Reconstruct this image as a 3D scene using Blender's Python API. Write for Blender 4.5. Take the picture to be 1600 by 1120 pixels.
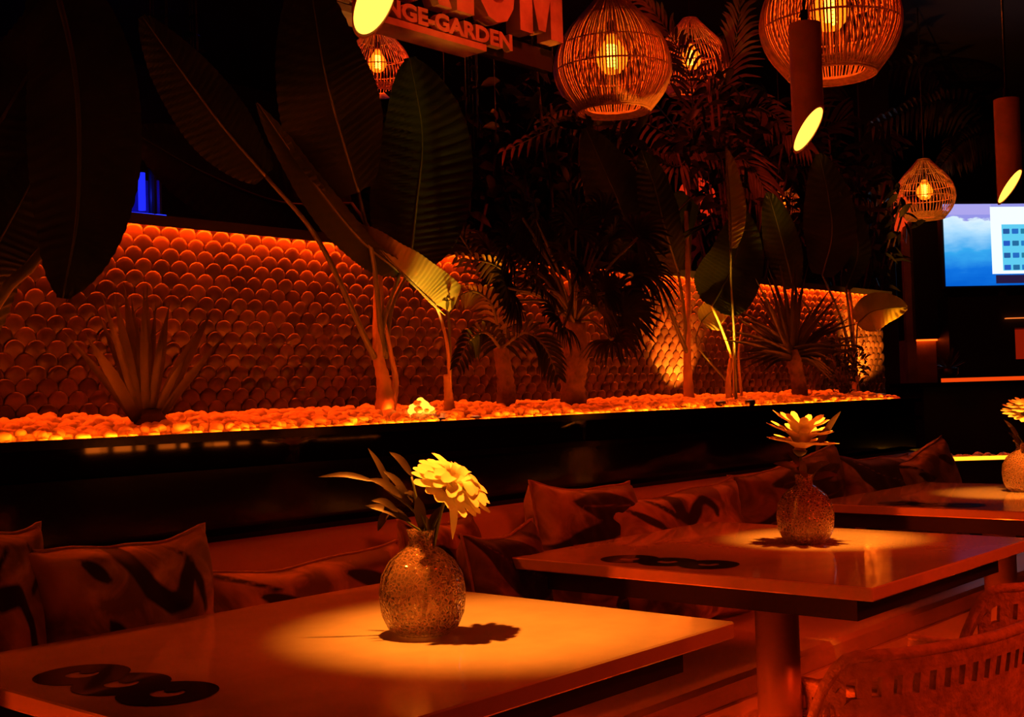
import bpy, math, random
from mathutils import Vector as V, Matrix, noise
random.seed(7)
PI = math.pi
SC = bpy.context.scene
COL = SC.collection
for o in list(bpy.data.objects): bpy.data.objects.remove(o)

# ------------------------------------------------------------------ camera
FPX, YAW, PITCH, ROLL = 1923.4, math.radians(41.172), math.radians(1.7553), math.radians(-1.68693)
cy, sy, cp, sp = math.cos(YAW), math.sin(YAW), math.cos(PITCH), math.sin(PITCH)
CF = V((cy*cp, sy*cp, sp)); _R = V((sy, -cy, 0)); _U = _R.cross(CF)
CR = math.cos(ROLL)*_R + math.sin(ROLL)*_U
CU = -math.sin(ROLL)*_R + math.cos(ROLL)*_U
CC = V((0, 0, 1.08))
cam_d = bpy.data.cameras.new('camera'); cam = bpy.data.objects.new('camera', cam_d); COL.objects.link(cam)
cam.matrix_world = Matrix(((CR.x, CU.x, -CF.x, CC.x), (CR.y, CU.y, -CF.y, CC.y), (CR.z, CU.z, -CF.z, CC.z), (0, 0, 0, 1)))
cam_d.sensor_width = 36; cam_d.lens = FPX/1600*36; cam_d.clip_start = .05; cam_d.clip_end = 60
SC.camera = cam
# ------------------------------------------------------------------ world, exposure
w = bpy.data.worlds.new('world'); SC.world = w; w.use_nodes = True
w.node_tree.nodes['Background'].inputs[0].default_value = (1, .03, .01, 1)
w.node_tree.nodes['Background'].inputs[1].default_value = .0
SC.view_settings.view_transform = 'Standard'; SC.view_settings.look = 'None'
SC.view_settings.exposure = 0; SC.view_settings.gamma = 1; SC.view_settings.use_curve_mapping = False
# ------------------------------------------------------------------ room lights and added fills
def area(name, loc, target, sx, sy_, power, col, spread=180):
    l = bpy.data.lights.new(name, 'AREA'); l.shape = 'RECTANGLE'; l.size = sx; l.size_y = sy_; l.energy = power; l.color = col
    l.spread = math.radians(spread)
    o = bpy.data.objects.new(name, l); COL.objects.link(o); o.location = loc
    o.rotation_euler = (V(target)-V(loc)).to_track_quat('-Z', 'Y').to_euler(); return o
RED = (1, .03, .002); AMB = (1, .10, .003)
area('red_ceiling_light', (2.5, .9, 3.1), (2.4, .9, 0), 3.2, .8, 2.9, (1, .02, .001), 65)
def spotl(name, loc, target, power, col, size, blend=.3, soft=.03):
    l = bpy.data.lights.new(name, 'SPOT'); l.energy = power; l.color = col; l.spot_size = math.radians(size); l.spot_blend = blend; l.shadow_soft_size = soft
    o = bpy.data.objects.new(name, l); COL.objects.link(o); o.location = loc; o.rotation_euler = (V(target)-V(loc)).to_track_quat('-Z', 'Y').to_euler(); return o
area('aisle_glow', (2.6, -2.2, 2.6), (2.3, .6, .45), 1.5, .3, 6, (1, .03, .001), 42)
spotl('sign_light', (2.95, 1.25, 3.2), (2.78, 2.5, 2.28), 105, (1, .035, .006), 34, .5, .05)
area('back_red_fill', (3.7, 2.9, 3.2), (4.7, 3.5, 2.2), .8, .3, 9, (1, .045, .012), 100)  # fill added to bring out the tall palm fronds in red
area('back_left_red_fill', (2.0, 2.72, 3.15), (2.0, 2.72, 1.6), .8, .1, 1.6, (1, .04, .004), 45)  # fill added to brighten the big leaf behind the wall
area('planter_red_light', (2.6, 1.2, 2.95), (2.8, 2.5, 1.3), 2.5, .3, .8, (1, .012, .003), 120)

# ------------------------------------------------------------------ projection helpers (pixels of the 1600x1120 frame to points in the room)
def ray(x, y): return CF + CR*((x-800)/FPX) - CU*((y-560)/FPX)
def atY(x, y, Y): r = ray(x, y); return CC + r*(Y/r.y)
def atZ(x, y, z): r = ray(x, y); return CC + r*((z-CC.z)/r.z)
def atD(x, y, d): return CC + ray(x, y)*d
def pxm(p): return (V(p)-CC).dot(CF)/FPX       # metres per pixel at p

# ------------------------------------------------------------------ materials
MATS = {}
def mat(name, col=(.5,.5,.5), rough=.5, metal=0, coat=0, emit=None, es=0, spec=.5, noise_s=0, noise_a=0, bump_s=0, bump=0, trans=0, sheen=0):
    if name in MATS: return MATS[name]
    m = bpy.data.materials.new(name); m.use_nodes = True; nt = m.node_tree; b = nt.nodes['Principled BSDF']
    b.inputs['Base Color'].default_value = (*col, 1); b.inputs['Roughness'].default_value = rough
    b.inputs['Metallic'].default_value = metal; b.inputs['Coat Weight'].default_value = coat; b.inputs['Coat Roughness'].default_value = .04
    b.inputs['Specular IOR Level'].default_value = spec
    if trans: b.inputs['Transmission Weight'].default_value = trans
    if sheen: b.inputs['Sheen Weight'].default_value = sheen
    if emit: b.inputs['Emission Color'].default_value = (*emit, 1); b.inputs['Emission Strength'].default_value = es
    tc = nt.nodes.new('ShaderNodeTexCoord')
    if noise_s:
        n = nt.nodes.new('ShaderNodeTexNoise'); n.inputs['Scale'].default_value = noise_s; n.inputs['Detail'].default_value = 5
        nt.links.new(tc.outputs['Object'], n.inputs['Vector'])
        r = nt.nodes.new('ShaderNodeMapRange'); r.inputs['From Min'].default_value = .3; r.inputs['From Max'].default_value = .7
        r.inputs['To Min'].default_value = 1-noise_a; r.inputs['To Max'].default_value = 1+noise_a*.5
        nt.links.new(n.outputs['Fac'], r.inputs['Value'])
        mx = nt.nodes.new('ShaderNodeMix'); mx.data_type = 'RGBA'; mx.blend_type = 'MULTIPLY'; mx.inputs[0].default_value = 1
        mx.inputs[6].default_value = (*col, 1); nt.links.new(r.outputs[0], mx.inputs[7]); nt.links.new(mx.outputs[2], b.inputs['Base Color'])
    if bump_s:
        n = nt.nodes.new('ShaderNodeTexNoise'); n.inputs['Scale'].default_value = bump_s; n.inputs['Detail'].default_value = 4
        nt.links.new(tc.outputs['Object'], n.inputs['Vector'])
        bp = nt.nodes.new('ShaderNodeBump'); bp.inputs['Strength'].default_value = bump; bp.inputs['Distance'].default_value = .01
        nt.links.new(n.outputs['Fac'], bp.inputs['Height']); nt.links.new(bp.outputs[0], b.inputs['Normal'])
    MATS[name] = m; return m

def emis(name, col, s):
    m = bpy.data.materials.new(name); m.use_nodes = True; nt = m.node_tree; nt.nodes.clear()
    e = nt.nodes.new('ShaderNodeEmission'); e.inputs[0].default_value = (*col, 1); e.inputs[1].default_value = s
    o = nt.nodes.new('ShaderNodeOutputMaterial'); nt.links.new(e.outputs[0], o.inputs[0]); return m

M_black = mat('black_lacquer', (.004, .003, .003), .12, spec=.6, bump_s=6, bump=.08)
M_gloss = mat('polished_black_panel', (.003, .002, .002), .03, spec=.8)
M_dark = mat('dark_paint', (.012, .01, .01), .7, noise_s=3, noise_a=.4)
M_floor = mat('dark_floor', (.35, .3, .28), .35, noise_s=2, noise_a=.3)
M_stone = mat('white_stone', (.72, .66, .6), .10, coat=.6, noise_s=14, noise_a=.10, spec=.6)
M_under = mat('black_underframe', (.006, .005, .005), .5, noise_s=9, noise_a=.3)
M_post = mat('dark_steel_post', (.45, .34, .30), .35, metal=.2, noise_s=5, noise_a=.2)
M_ring = mat('dark_inlay', (.01, .008, .008), .12, coat=.6, noise_s=40, noise_a=.3)
M_leather = mat('pale_leather', (.55, .48, .42), .42, bump_s=9, bump=.15, noise_s=6, noise_a=.12)
M_peb = mat('white_pebble', (.92, .85, .78), .5, noise_s=30, noise_a=.2, bump_s=60, bump=.2)
M_wick = mat('rattan', (.80, .55, .38), .6, noise_s=60, noise_a=.3)
M_tube = mat('rust_lacquer', (.40, .22, .17), .55, noise_s=20, noise_a=.2)
M_wood = mat('bleached_wood', (.55, .42, .36), .7, noise_s=9, noise_a=.45, bump_s=25, bump=.4)
M_chair = mat('woven_chair', (.55, .42, .34), .55, noise_s=40, noise_a=.35, bump_s=90, bump=.5)
M_trunk = mat('trunk_bark', (.10, .06, .045), .85, noise_s=25, noise_a=.6, bump_s=40, bump=.8)
M_stalk = mat('lit_stalk', (.34, .24, .14), .6, noise_s=20, noise_a=.3)  # lighter than the stems: red light at the plant feet put into the colour
M_yel = mat('lit_yellow_stalk', (.60, .58, .14), .45, noise_s=20, noise_a=.1)  # stem colour raised, bright yellow lighting of one petiole put into it
M_stem = mat('green_stem', (.09, .12, .03), .45, noise_s=20, noise_a=.2)
M_petal2 = mat('pale_petal', (.75, .62, .36), .5, noise_s=40, noise_a=.35)
M_sprig = mat('sprig_leaf', (.055, .032, .010), .45, noise_s=30, noise_a=.3)
M_pipe = mat('cushion_piping', (.42, .34, .29), .85, noise_s=60, noise_a=.2)
M_metal = mat('black_metal', (.02, .02, .02), .35, metal=.6, noise_s=9, noise_a=.2)

def leaf_mat(name, a, b, rough=.38, veins=0):
    m = bpy.data.materials.new(name); m.use_nodes = True; nt = m.node_tree; p = nt.nodes['Principled BSDF']
    tc = nt.nodes.new('ShaderNodeTexCoord'); n = nt.nodes.new('ShaderNodeTexNoise'); n.inputs['Scale'].default_value = 7; n.inputs['Detail'].default_value = 4
    nt.links.new(tc.outputs['Object'], n.inputs['Vector'])
    r = nt.nodes.new('ShaderNodeValToRGB'); r.color_ramp.elements[0].color = (*a, 1); r.color_ramp.elements[1].color = (*b, 1)
    r.color_ramp.elements[0].position = .3; r.color_ramp.elements[1].position = .7
    nt.links.new(n.outputs['Fac'], r.inputs[0]); nt.links.new(r.outputs[0], p.inputs['Base Color'])
    p.inputs['Roughness'].default_value = rough; p.inputs['Specular IOR Level'].default_value = .18
    tr = nt.nodes.new('ShaderNodeBsdfTranslucent'); nt.links.new(r.outputs[0], tr.inputs[0])
    mx = nt.nodes.new('ShaderNodeMixShader'); mx.inputs[0].default_value = .22
    nt.links.new(p.outputs[0], mx.inputs[1]); nt.links.new(tr.outputs[0], mx.inputs[2])
    nt.links.new(mx.outputs[0], nt.nodes['Material Output'].inputs[0]); return m
M_petal = leaf_mat('cream_petal', (.80, .74, .45), (.88, .84, .58), .5)
M_leaf = leaf_mat('banana_leaf', (.016, .030, .008), (.032, .050, .012))
M_leafy = leaf_mat('lit_banana_leaf', (.22, .28, .06), (.34, .36, .09))  # lighter copy of the banana leaf, lighting of the lit leaves put into the colour
M_palm = leaf_mat('palm_leaf', (.010, .015, .006), (.028, .032, .010))
M_palmt = leaf_mat('lit_tall_palm_leaf', (.10, .075, .03), (.20, .15, .06))  # lighter copy of the palm leaf, pendant light on the fronds put into the colour
M_yucca = leaf_mat('yucca_leaf', (.018, .020, .010), (.045, .042, .018))
M_agave = leaf_mat('agave_leaf', (.035, .035, .018), (.085, .075, .035))

def tile_mat():
    m = bpy.data.materials.new('scale_tile'); m.use_nodes = True; nt = m.node_tree; p = nt.nodes['Principled BSDF']
    at = nt.nodes.new('ShaderNodeAttribute'); at.attribute_name = 'tone'
    r = nt.nodes.new('ShaderNodeValToRGB'); e = r.color_ramp.elements
    e[0].color = (.035, .018, .017, 1); e[1].color = (.10, .056, .052, 1); e[1].position = .9
    nt.links.new(at.outputs['Fac'], r.inputs[0])
    tc = nt.nodes.new('ShaderNodeTexCoord'); n = nt.nodes.new('ShaderNodeTexNoise'); n.inputs['Scale'].default_value = 5; n.inputs['Detail'].default_value = 5
    nt.links.new(tc.outputs['Object'], n.inputs['Vector'])
    mr = nt.nodes.new('ShaderNodeMapRange'); mr.inputs['From Min'].default_value = .3; mr.inputs['From Max'].default_value = .7; mr.inputs['To Min'].default_value = .7; mr.inputs['To Max'].default_value = 1.1
    nt.links.new(n.outputs['Fac'], mr.inputs['Value'])
    mx = nt.nodes.new('ShaderNodeMix'); mx.data_type = 'RGBA'; mx.blend_type = 'MULTIPLY'; mx.inputs[0].default_value = 1
    nt.links.new(r.outputs[0], mx.inputs[6]); nt.links.new(mr.outputs[0], mx.inputs[7]); nt.links.new(mx.outputs[2], p.inputs['Base Color'])
    p.inputs['Roughness'].default_value = .32
    return m
M_tile = tile_mat()

def print_mat(name, light, dark):
    m = bpy.data.materials.new(name); m.use_nodes = True; nt = m.node_tree; p = nt.nodes['Principled BSDF']
    at = nt.nodes.new('ShaderNodeAttribute'); at.attribute_name = 'motif'
    r = nt.nodes.new('ShaderNodeValToRGB'); e = r.color_ramp.elements
    e[0].position = .47; e[0].color = (*dark, 1); e[1].position = .53; e[1].color = (1, 1, 1, 1)
    nt.links.new(at.outputs['Fac'], r.inputs[0])
    tc = nt.nodes.new('ShaderNodeTexCoord'); n = nt.nodes.new('ShaderNodeTexNoise'); n.inputs['Scale'].default_value = 9; n.inputs['Detail'].default_value = 6; n.inputs['Distortion'].default_value = 1.2
    nt.links.new(tc.outputs['Object'], n.inputs['Vector'])
    r2 = nt.nodes.new('ShaderNodeValToRGB'); f = r2.color_ramp.elements
    f[0].position = .38; f[0].color = tuple(c*.25 for c in light)+(1,); f[1].position = .62; f[1].color = (*light, 1)
    nt.links.new(n.outputs['Fac'], r2.inputs[0])
    mx = nt.nodes.new('ShaderNodeMix'); mx.data_type = 'RGBA'; mx.blend_type = 'MULTIPLY'; mx.inputs[0].default_value = 1
    nt.links.new(r2.outputs[0], mx.inputs[6]); nt.links.new(r.outputs[0], mx.inputs[7]); nt.links.new(mx.outputs[2], p.inputs['Base Color'])
    p.inputs['Roughness'].default_value = .85; p.inputs['Sheen Weight'].default_value = .2
    return m
M_print = print_mat('printed_cushion', (.62, .50, .42), (.02, .02, .02))
M_printd = print_mat('dark_printed_cushion', (.30, .24, .20), (.03, .03, .03))

def glass_mat():
    m = bpy.data.materials.new('crackle_glass'); m.use_nodes = True; nt = m.node_tree; nt.nodes.clear()
    out = nt.nodes.new('ShaderNodeOutputMaterial')
    tc = nt.nodes.new('ShaderNodeTexCoord'); vo = nt.nodes.new('ShaderNodeTexVoronoi'); vo.feature = 'DISTANCE_TO_EDGE'; vo.inputs['Scale'].default_value = 150
    nt.links.new(tc.outputs['Object'], vo.inputs['Vector'])
    ns = nt.nodes.new('ShaderNodeTexNoise'); ns.inputs['Scale'].default_value = 60; nt.links.new(tc.outputs['Object'], ns.inputs['Vector'])
    ad = nt.nodes.new('ShaderNodeMath'); ad.operation = 'ADD'; nt.links.new(vo.outputs['Distance'], ad.inputs[0]); nt.links.new(ns.outputs['Fac'], ad.inputs[1])
    bp = nt.nodes.new('ShaderNodeBump'); bp.inputs['Strength'].default_value = .9; bp.inputs['Distance'].default_value = .004; nt.links.new(ad.outputs[0], bp.inputs['Height'])
    tr = nt.nodes.new('ShaderNodeBsdfTransparent'); tr.inputs[0].default_value = (.93, .88, .82, 1)
    df = nt.nodes.new('ShaderNodeBsdfTranslucent'); df.inputs[0].default_value = (.8, .5, .36, 1)
    d2 = nt.nodes.new('ShaderNodeBsdfDiffuse'); d2.inputs[0].default_value = (.8, .5, .36, 1); pass
    md = nt.nodes.new('ShaderNodeMixShader'); md.inputs[0].default_value = .5; nt.links.new(df.outputs[0], md.inputs[1]); nt.links.new(d2.outputs[0], md.inputs[2])
    lt = nt.nodes.new('ShaderNodeMapRange'); lt.inputs['From Max'].default_value = .25; lt.inputs['To Min'].default_value = .44; lt.inputs['To Max'].default_value = .20
    nt.links.new(vo.outputs['Distance'], lt.inputs['Value'])
    m1 = nt.nodes.new('ShaderNodeMixShader'); nt.links.new(lt.outputs[0], m1.inputs[0]); nt.links.new(tr.outputs[0], m1.inputs[1]); nt.links.new(md.outputs[0], m1.inputs[2])
    gl = nt.nodes.new('ShaderNodeBsdfGlossy'); gl.inputs['Roughness'].default_value = .08; nt.links.new(bp.outputs[0], gl.inputs['Normal'])
    fr = nt.nodes.new('ShaderNodeFresnel'); fr.inputs[0].default_value = 1.45; nt.links.new(bp.outputs[0], fr.inputs['Normal'])
    m2 = nt.nodes.new('ShaderNodeMixShader'); nt.links.new(fr.outputs[0], m2.inputs[0]); nt.links.new(m1.outputs[0], m2.inputs[1]); nt.links.new(gl.outputs[0], m2.inputs[2])
    nt.links.new(m2.outputs[0], out.inputs[0]); return m
M_glass = glass_mat()

# ------------------------------------------------------------------ object helpers
def tag(o, label=None, cat=None, group=None, kind=None):
    if label: o['label'] = label
    if cat: o['category'] = cat
    if group: o['group'] = group
    if kind: o['kind'] = kind
    return o
def thing(name, loc, label, cat, group=None, rz=0):
    o = bpy.data.objects.new(name, None); o.empty_display_size = .05; COL.objects.link(o); o.location = loc; o.rotation_euler = (0, 0, rz)
    return tag(o, label, cat, group)
def wloc(p):
    l = V((0, 0, 0))
    while p: l += p.location; p = p.parent
    return l
def mobj(name, vs, fs, m, parent=None, smooth=False, world=False, attr=None):
    """world=True: vertices in room coordinates, moved into the (unrotated) parent's frame"""
    if world and parent: l = wloc(parent); vs = [V(v)-l for v in vs]
    me = bpy.data.meshes.new(name); me.from_pydata([tuple(v) for v in vs], [], fs); me.materials.append(m)
    if smooth: me.polygons.foreach_set('use_smooth', [True]*len(me.polygons))
    if attr:
        a = me.attributes.new(attr[0], 'FLOAT', 'POINT'); a.data.foreach_set('value', attr[1])
    me.update(); o = bpy.data.objects.new(name, me); COL.objects.link(o); o.parent = parent; return o
class G:
    def __init__(s): s.v = []; s.f = []
    def add(s, vs, fs):
        n = len(s.v); s.v += [V(v) for v in vs]; s.f += [tuple(i+n for i in f) for f in fs]; return s
    def box(s, a, b):
        x0, y0, z0 = a; x1, y1, z1 = b
        return s.add([(x0,y0,z0),(x1,y0,z0),(x1,y1,z0),(x0,y1,z0),(x0,y0,z1),(x1,y0,z1),(x1,y1,z1),(x0,y1,z1)],
                     [(0,3,2,1),(4,5,6,7),(0,1,5,4),(1,2,6,5),(2,3,7,6),(3,0,4,7)])
    def rbox(s, a, b, r, seg=3):
        """box with rounded vertical corners and chamfered top and bottom"""
        x0, y0, z0 = a; x1, y1, z1 = b; c = min(r*.35, (z1-z0)*.25); rings = []
        for z, ins in ((z0, c), (z0+c, 0), (z1-c, 0), (z1, c)):
            ring = []
            for cx, cy_, a0 in ((x1-r, y1-r, 0), (x0+r, y1-r, PI/2), (x0+r, y0+r, PI), (x1-r, y0+r, 1.5*PI)):
                for i in range(seg+1):
                    t = a0+PI/2*i/seg; ring.append((cx+(r-ins)*math.cos(t), cy_+(r-ins)*math.sin(t), z))
            rings.append(ring)
        return s.loft(rings, True)
    def loft(s, rings, caps=False):
        n = len(rings[0]); vs = [p for r in rings for p in r]; fs = []
        for k in range(len(rings)-1):
            for i in range(n):
                j = (i+1) % n; fs.append((k*n+i, k*n+j, (k+1)*n+j, (k+1)*n+i))
        if caps: fs += [tuple(range(n))[::-1], tuple((len(rings)-1)*n+i for i in range(n))]
        return s.add(vs, fs)
    def tube(s, pts, rad, n=8, caps=True):
        pts = [V(p) for p in pts]; rs = rad if isinstance(rad, (list, tuple)) else [rad]*len(pts); rings = []; up = None
        for i, p in enumerate(pts):
            t = (pts[min(i+1, len(pts)-1)]-pts[max(i-1, 0)]).normalized()
            if up is None: up = t.orthogonal().normalized()
            a = (up-t*up.dot(t)).normalized(); up = a; b = t.cross(a)
            rings.append([p+(a*math.cos(2*PI*k/n)+b*math.sin(2*PI*k/n))*rs[i] for k in range(n)])
        return s.loft(rings, caps)
    def lathe(s, prof, n=24, c=(0,0,0), caps=False):
        return s.loft([[(c[0]+r*math.cos(2*PI*k/n), c[1]+r*math.sin(2*PI*k/n), c[2]+z) for k in range(n)] for r, z in prof], caps)
    def build(s, name, m, parent=None, smooth=False, world=False): return mobj(name, s.v, s.f, m, parent, smooth, world)
def copy_tree(o, parent=None):
    c = o.copy(); COL.objects.link(c); c.parent = parent
    for ch in o.children: copy_tree(ch, c)
    return c
def spline(pts, n):
    """Catmull-Rom through points"""
    P = [V(p) for p in pts]; P = [P[0]*2-P[1]]+P+[P[-1]*2-P[-2]]; out = []; m = len(pts)-1
    for i in range(n+1):
        t = i/n*m; k = min(int(t), m-1); u = t-k; a, b, c, d = P[k:k+4]
        out.append(.5*((2*b)+(c-a)*u+(2*a-5*b+4*c-d)*u*u+(3*b-a-3*c+d)*u**3))
    return out

# ================================================================== THE SETTING
def struct(o): o['kind'] = 'structure'; return o
struct(G().box((-3, -4, -.1), (12, 7, 0)).build('floor', M_floor))
struct(G().box((-3, -4, 3.3), (12, 7, 3.4)).build('ceiling', M_dark))
struct(G().box((-3, 7, 0), (12, 7.1, 3.3)).build('wall_back', M_dark))
struct(G().box((12, -4, 0), (12.1, 7, 3.3)).build('wall_right', M_dark))
struct(G().box((-3.1, -4, 0), (-3, 7, 3.3)).build('wall_left', M_dark))
struct(G().box((-3, -4.1, 0), (12, -4, 3.3)).build('wall_front', M_dark))

# planter: black glossy box carrying the pebble bed
PX0, PX1 = -1.2, 4.99
LZ = 1.025
WY = 2.5
G_panel = G().box((PX0, 2.12, .951), (PX1-.03, 2.15, LZ-.018))
g = G()
g.box((PX0, 2.06, .0), (PX1-.05, 2.16, .82)); g.box((PX0, 2.16, 0), (PX1-.03, WY-.03, LZ-.045))
pl = thing('planter', (1.9, 2.3, 0), 'long black lacquered planter with a glowing pebble bed behind the bench', 'planter')
g.box((PX0, 2.12, .82), (PX1-.03, 2.15, .95)); g.build('planter_body', M_black, pl, world=True)
G_panel.build('front_panel', M_gloss, pl, world=True)
G().box((PX0, 2.10, LZ-.018), (PX1, 2.135, LZ)).build('rim', M_black, pl, world=True)
G().box((PX0, 2.095, .935), (PX1-.02, 2.118, .95)).build('moulding', M_black, pl, world=True)
# LED strip lying behind the rim
M_led = emis('amber_led', (1, .085, .001), 72)
G().box((PX0, 2.136, LZ-.012), (4.8, 2.141, LZ-.001)).build('led_strip', M_led, pl, world=True)

# tiled wall with scale-shaped tiles
def tiled_wall():
    x0, x1, z0, z1 = -.3, 5.52, LZ-.03, 1.508
    pw, ph, R = .048, .0275, .0252
    vs, fs, tone = [], [], []
    rows = int((z1-z0)/ph)+2
    for r in range(rows):
        cz = z0+r*ph-.01
        for c in range(int((x1-x0)/pw)):
            cx = x0+pw*(c+.5+(r % 2)*.5); 
            if cx+R > x1 or cz+R > z1+.012: continue
            tx, tz = random.gauss(0, .05), random.gauss(0, .05); t = random.random()
            b = len(vs)
            for k, (rr, h) in enumerate(((0, .0045), (.55, .0040), (.88, .0024), (1, .0))):
                for i in range(1 if k == 0 else 14):
                    a = 2*PI*i/14; x = rr*R*math.cos(a); z = rr*R*math.sin(a)
                    # lower rows lie over the ones above: the upper edge stands out
                    y = WY-.006-h-z*.2-x*tx-z*tz
                    vs.append((cx+x, y, cz+z)); tone.append(t)
            for i in range(14):
                j = (i+1) % 14; fs.append((b, b+1+j, b+1+i))
                for k in range(2):
                    p, q = b+1+14*k, b+1+14*(k+1); fs.append((p+i, p+j, q+j, q+i))
            # rim wall back to the grout
            q = b+1+28; n0 = len(vs)
            for i in range(14):
                v = vs[q+i]; vs.append((v[0], v[1]+.006, v[2])); tone.append(t)
            for i in range(14): j = (i+1) % 14; fs.append((q+i, q+j, n0+j, n0+i))
    n = len(vs)
    for v in [(x0, WY, z0), (x1, WY, z0), (x1, WY, z1), (x0, WY, z1), (x0, WY+.08, z0), (x1, WY+.08, z0), (x1, WY+.08, z1), (x0, WY+.08, z1)]:
        vs.append(v); tone.append(0.05)
    fs += [tuple(n+i for i in f) for f in [(0,1,2,3), (1,5,6,2), (5,4,7,6), (4,0,3,7), (3,2,6,7)]]
    struct(mobj('wall_rear', vs, fs, M_tile, smooth=True, attr=('tone', tone)))
    struct(G().box((x0, WY-.050, z1), (x1, WY+.09, z1+.010)).box((x0, WY-.053, z1-.015), (x1, WY-.050, z1+.010)).build('shield_trim_1', M_dark))  # cap and lip added to hide the strip and block its outward light
    s = G().box((x0+.1, WY-.036, z1-.004), (x1-.02, WY-.028, z1-.0005)).build('led_strip', emis('amber_led_top', (1, .055, .001), 200))
    tag(s, 'amber light strip under the top edge of the scale-tiled wall', 'light strip')
tiled_wall()

# ================================================================== PEBBLES
def pebble_mesh(seed):
    random.seed(seed); import bmesh
    bm = bmesh.new(); bmesh.ops.create_icosphere(bm, subdivisions=2, radius=1)
    o = V((seed*3.1, 0, 0)); sx, sy_, sz = random.uniform(.85, 1.2), random.uniform(.8, 1.1), random.uniform(.62, .85)
    for v in bm.verts:
        k = 1+.16*noise.noise(v.co*1.3+o); v.co = V((v.co.x*sx*k, v.co.y*sy_*k, v.co.z*sz*k))
    me = bpy.data.meshes.new('pebble'); bm.to_mesh(me); bm.free(); me.materials.append(M_peb)
    me.polygons.foreach_set('use_smooth', [True]*len(me.polygons)); return me
PM = [pebble_mesh(i+1) for i in range(6)]
random.seed(11)
spots = []
x = .93
while x < 4.9:
    r = random.uniform(.011, .017)
    spots.append((x+r, 2.150+r*.6+random.uniform(0, .006), LZ-.012+r*random.uniform(.2, .7), r, 0)); x += 2*r*random.uniform(.86, 1.0)
front = len(spots)
cand = []
for i in range(2600):
    y = random.uniform(2.175, WY-.03); x = random.uniform(.7, 4.93)
    bed = LZ-.004+.028*min(1, (y-2.15)/.22)+.010*noise.noise(V((x*5, y*5, 0)))
    cand.append((x, y, bed+random.uniform(-.002, .010), random.uniform(.011, .017), 1))
cand.sort(key=lambda c: c[1])
ind = spots+cand[:max(0, 300-front)]
rest = cand[max(0, 300-front):]
for x, y, z, r, k in ind[:300]:
    o = bpy.data.objects.new('pebble', random.choice(PM)); COL.objects.link(o); o.location = (x, y, z); o.scale = (r, r, r)
    o.rotation_euler = (random.uniform(-.4, .4), random.uniform(-.4, .4), random.uniform(0, 6.28))
    tag(o, 'rounded pale pebble at the front edge of the glowing planter bed', 'pebble', 'pebbles along the planter rim')
g = G()
import bmesh
for x, y, z, r, k in rest+ind[300:]:
    me = random.choice(PM); a = random.uniform(0, 6.28); c, s = math.cos(a)*r, math.sin(a)*r
    g.add([(x+v.co.x*c-v.co.y*s, y+v.co.x*s+v.co.y*c, z+v.co.z*r) for v in me.vertices], [tuple(p.vertices) for p in me.polygons])
g.box((.3, 2.15, LZ-.04), (4.93, WY-.005, LZ-.014)); g.box((.3, 2.3, LZ-.014), (4.93, WY-.04, LZ+.012))
tag(g.build('pebble_bed', M_peb, smooth=True), 'deep bed of pale pebbles filling the planter up to the tiled wall', 'pebbles', kind='stuff')

# glowing crystal heap and small ground lights among the pebbles
M_glow = emis('glowing_crystal', (1, .42, .03), 2.6)
c = atZ(657, 650, LZ+.012); c.y = 2.20; c = atY(657, 650, 2.20); c.z = LZ
t = thing('glowing_crystal', c, 'heap of bright yellow glowing crystals on the pebbles', 'lamp')
random.seed(5)
g = G(); g2 = G()
for i in range(30):
    a = random.uniform(0, 6.28); rr = random.uniform(0, .038); h = .040*(1-rr/.05)+.012; s = random.uniform(.007, .012)
    p = V((math.cos(a)*rr, math.sin(a)*rr*.7, h)); q = PM[i % 6]
    (g if i % 4 else g2).add([p+V(v.co)*s for v in q.vertices], [tuple(f.vertices) for f in q.polygons])
g.build('crystal', M_glow, t); g2.build('rock', M_peb, t, smooth=True)
def uplight(px, py, target, power, size, lab, col=(1, .22, .012), Y=2.28, ang=70):
    p = atY(px, py, Y); p.z = LZ+(.012 if px > 1090 else .0)
    t = thing('ground_spotlight', p, lab, 'spotlight')
    q = 1 if px in (1103, 1372) else .5
    G().lathe([(.030*q, -.012), (.036*q, -.004), (.036*q, .004), (.030*q, .006)], 20, caps=True).build('housing', M_metal, t, True)
    G().lathe([(.0001, .0075), (.027*q, .0068)], 20, caps=False).build('lens', emis('lens_glow', (1, .35, .12), 1.2), t)
    l = bpy.data.lights.new('spot', 'SPOT'); l.energy = power*5; l.color = col; l.spot_size = math.radians(ang); l.spot_blend = .8; l.shadow_soft_size = .01
    o = bpy.data.objects.new('spot_beam', l); COL.objects.link(o); o.location = p+V((0, 0, .022))
    o.rotation_euler = (V(target)-o.location).to_track_quat('-Z', 'Y').to_euler()
    return t
uplight(1103, 630, atY(1050, 560, WY)+V((0, 0, .1)), 14, .03, 'small round ground spotlight shining on the tiles left of the tall stems', (1, .20, .008), 2.38, 95)
uplight(1372, 616, atY(1350, 500, WY)+V((0, 0, .05)), 26, .03, 'small round ground spotlight at the far right end of the pebbles', (1, .24, .01), 2.36, 95)
uplight(1126, 632, atY(1130, 520, 2.27), 9, .03, 'small round ground spotlight beside the bright yellow leaf stalk', (1, .36, .03), 2.18, 36)
uplight(1046, 636, atY(1008, 290, 2.3), 3, .03, 'added small round ground spotlight below the rippled leaf left of the single stalk', (1, .22, .02), 2.18, 13)  # extra spotlight added to make the dim ripples of this leaf show
uplight(1172, 630, atY(1156, 320, 2.16), 12, .03, 'added small round ground spotlight right of the yellow stalk, aimed up at the rippled leaf', (1, .34, .03), 2.14, 15)  # second spotlight added just to light the upper rippled leaf
uplight(612, 656, atY(575, 590, WY), .5, .03, 'small round ground spotlight at the foot of the slim palm trunk', (1, .06, .002), 2.30, 70)
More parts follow.
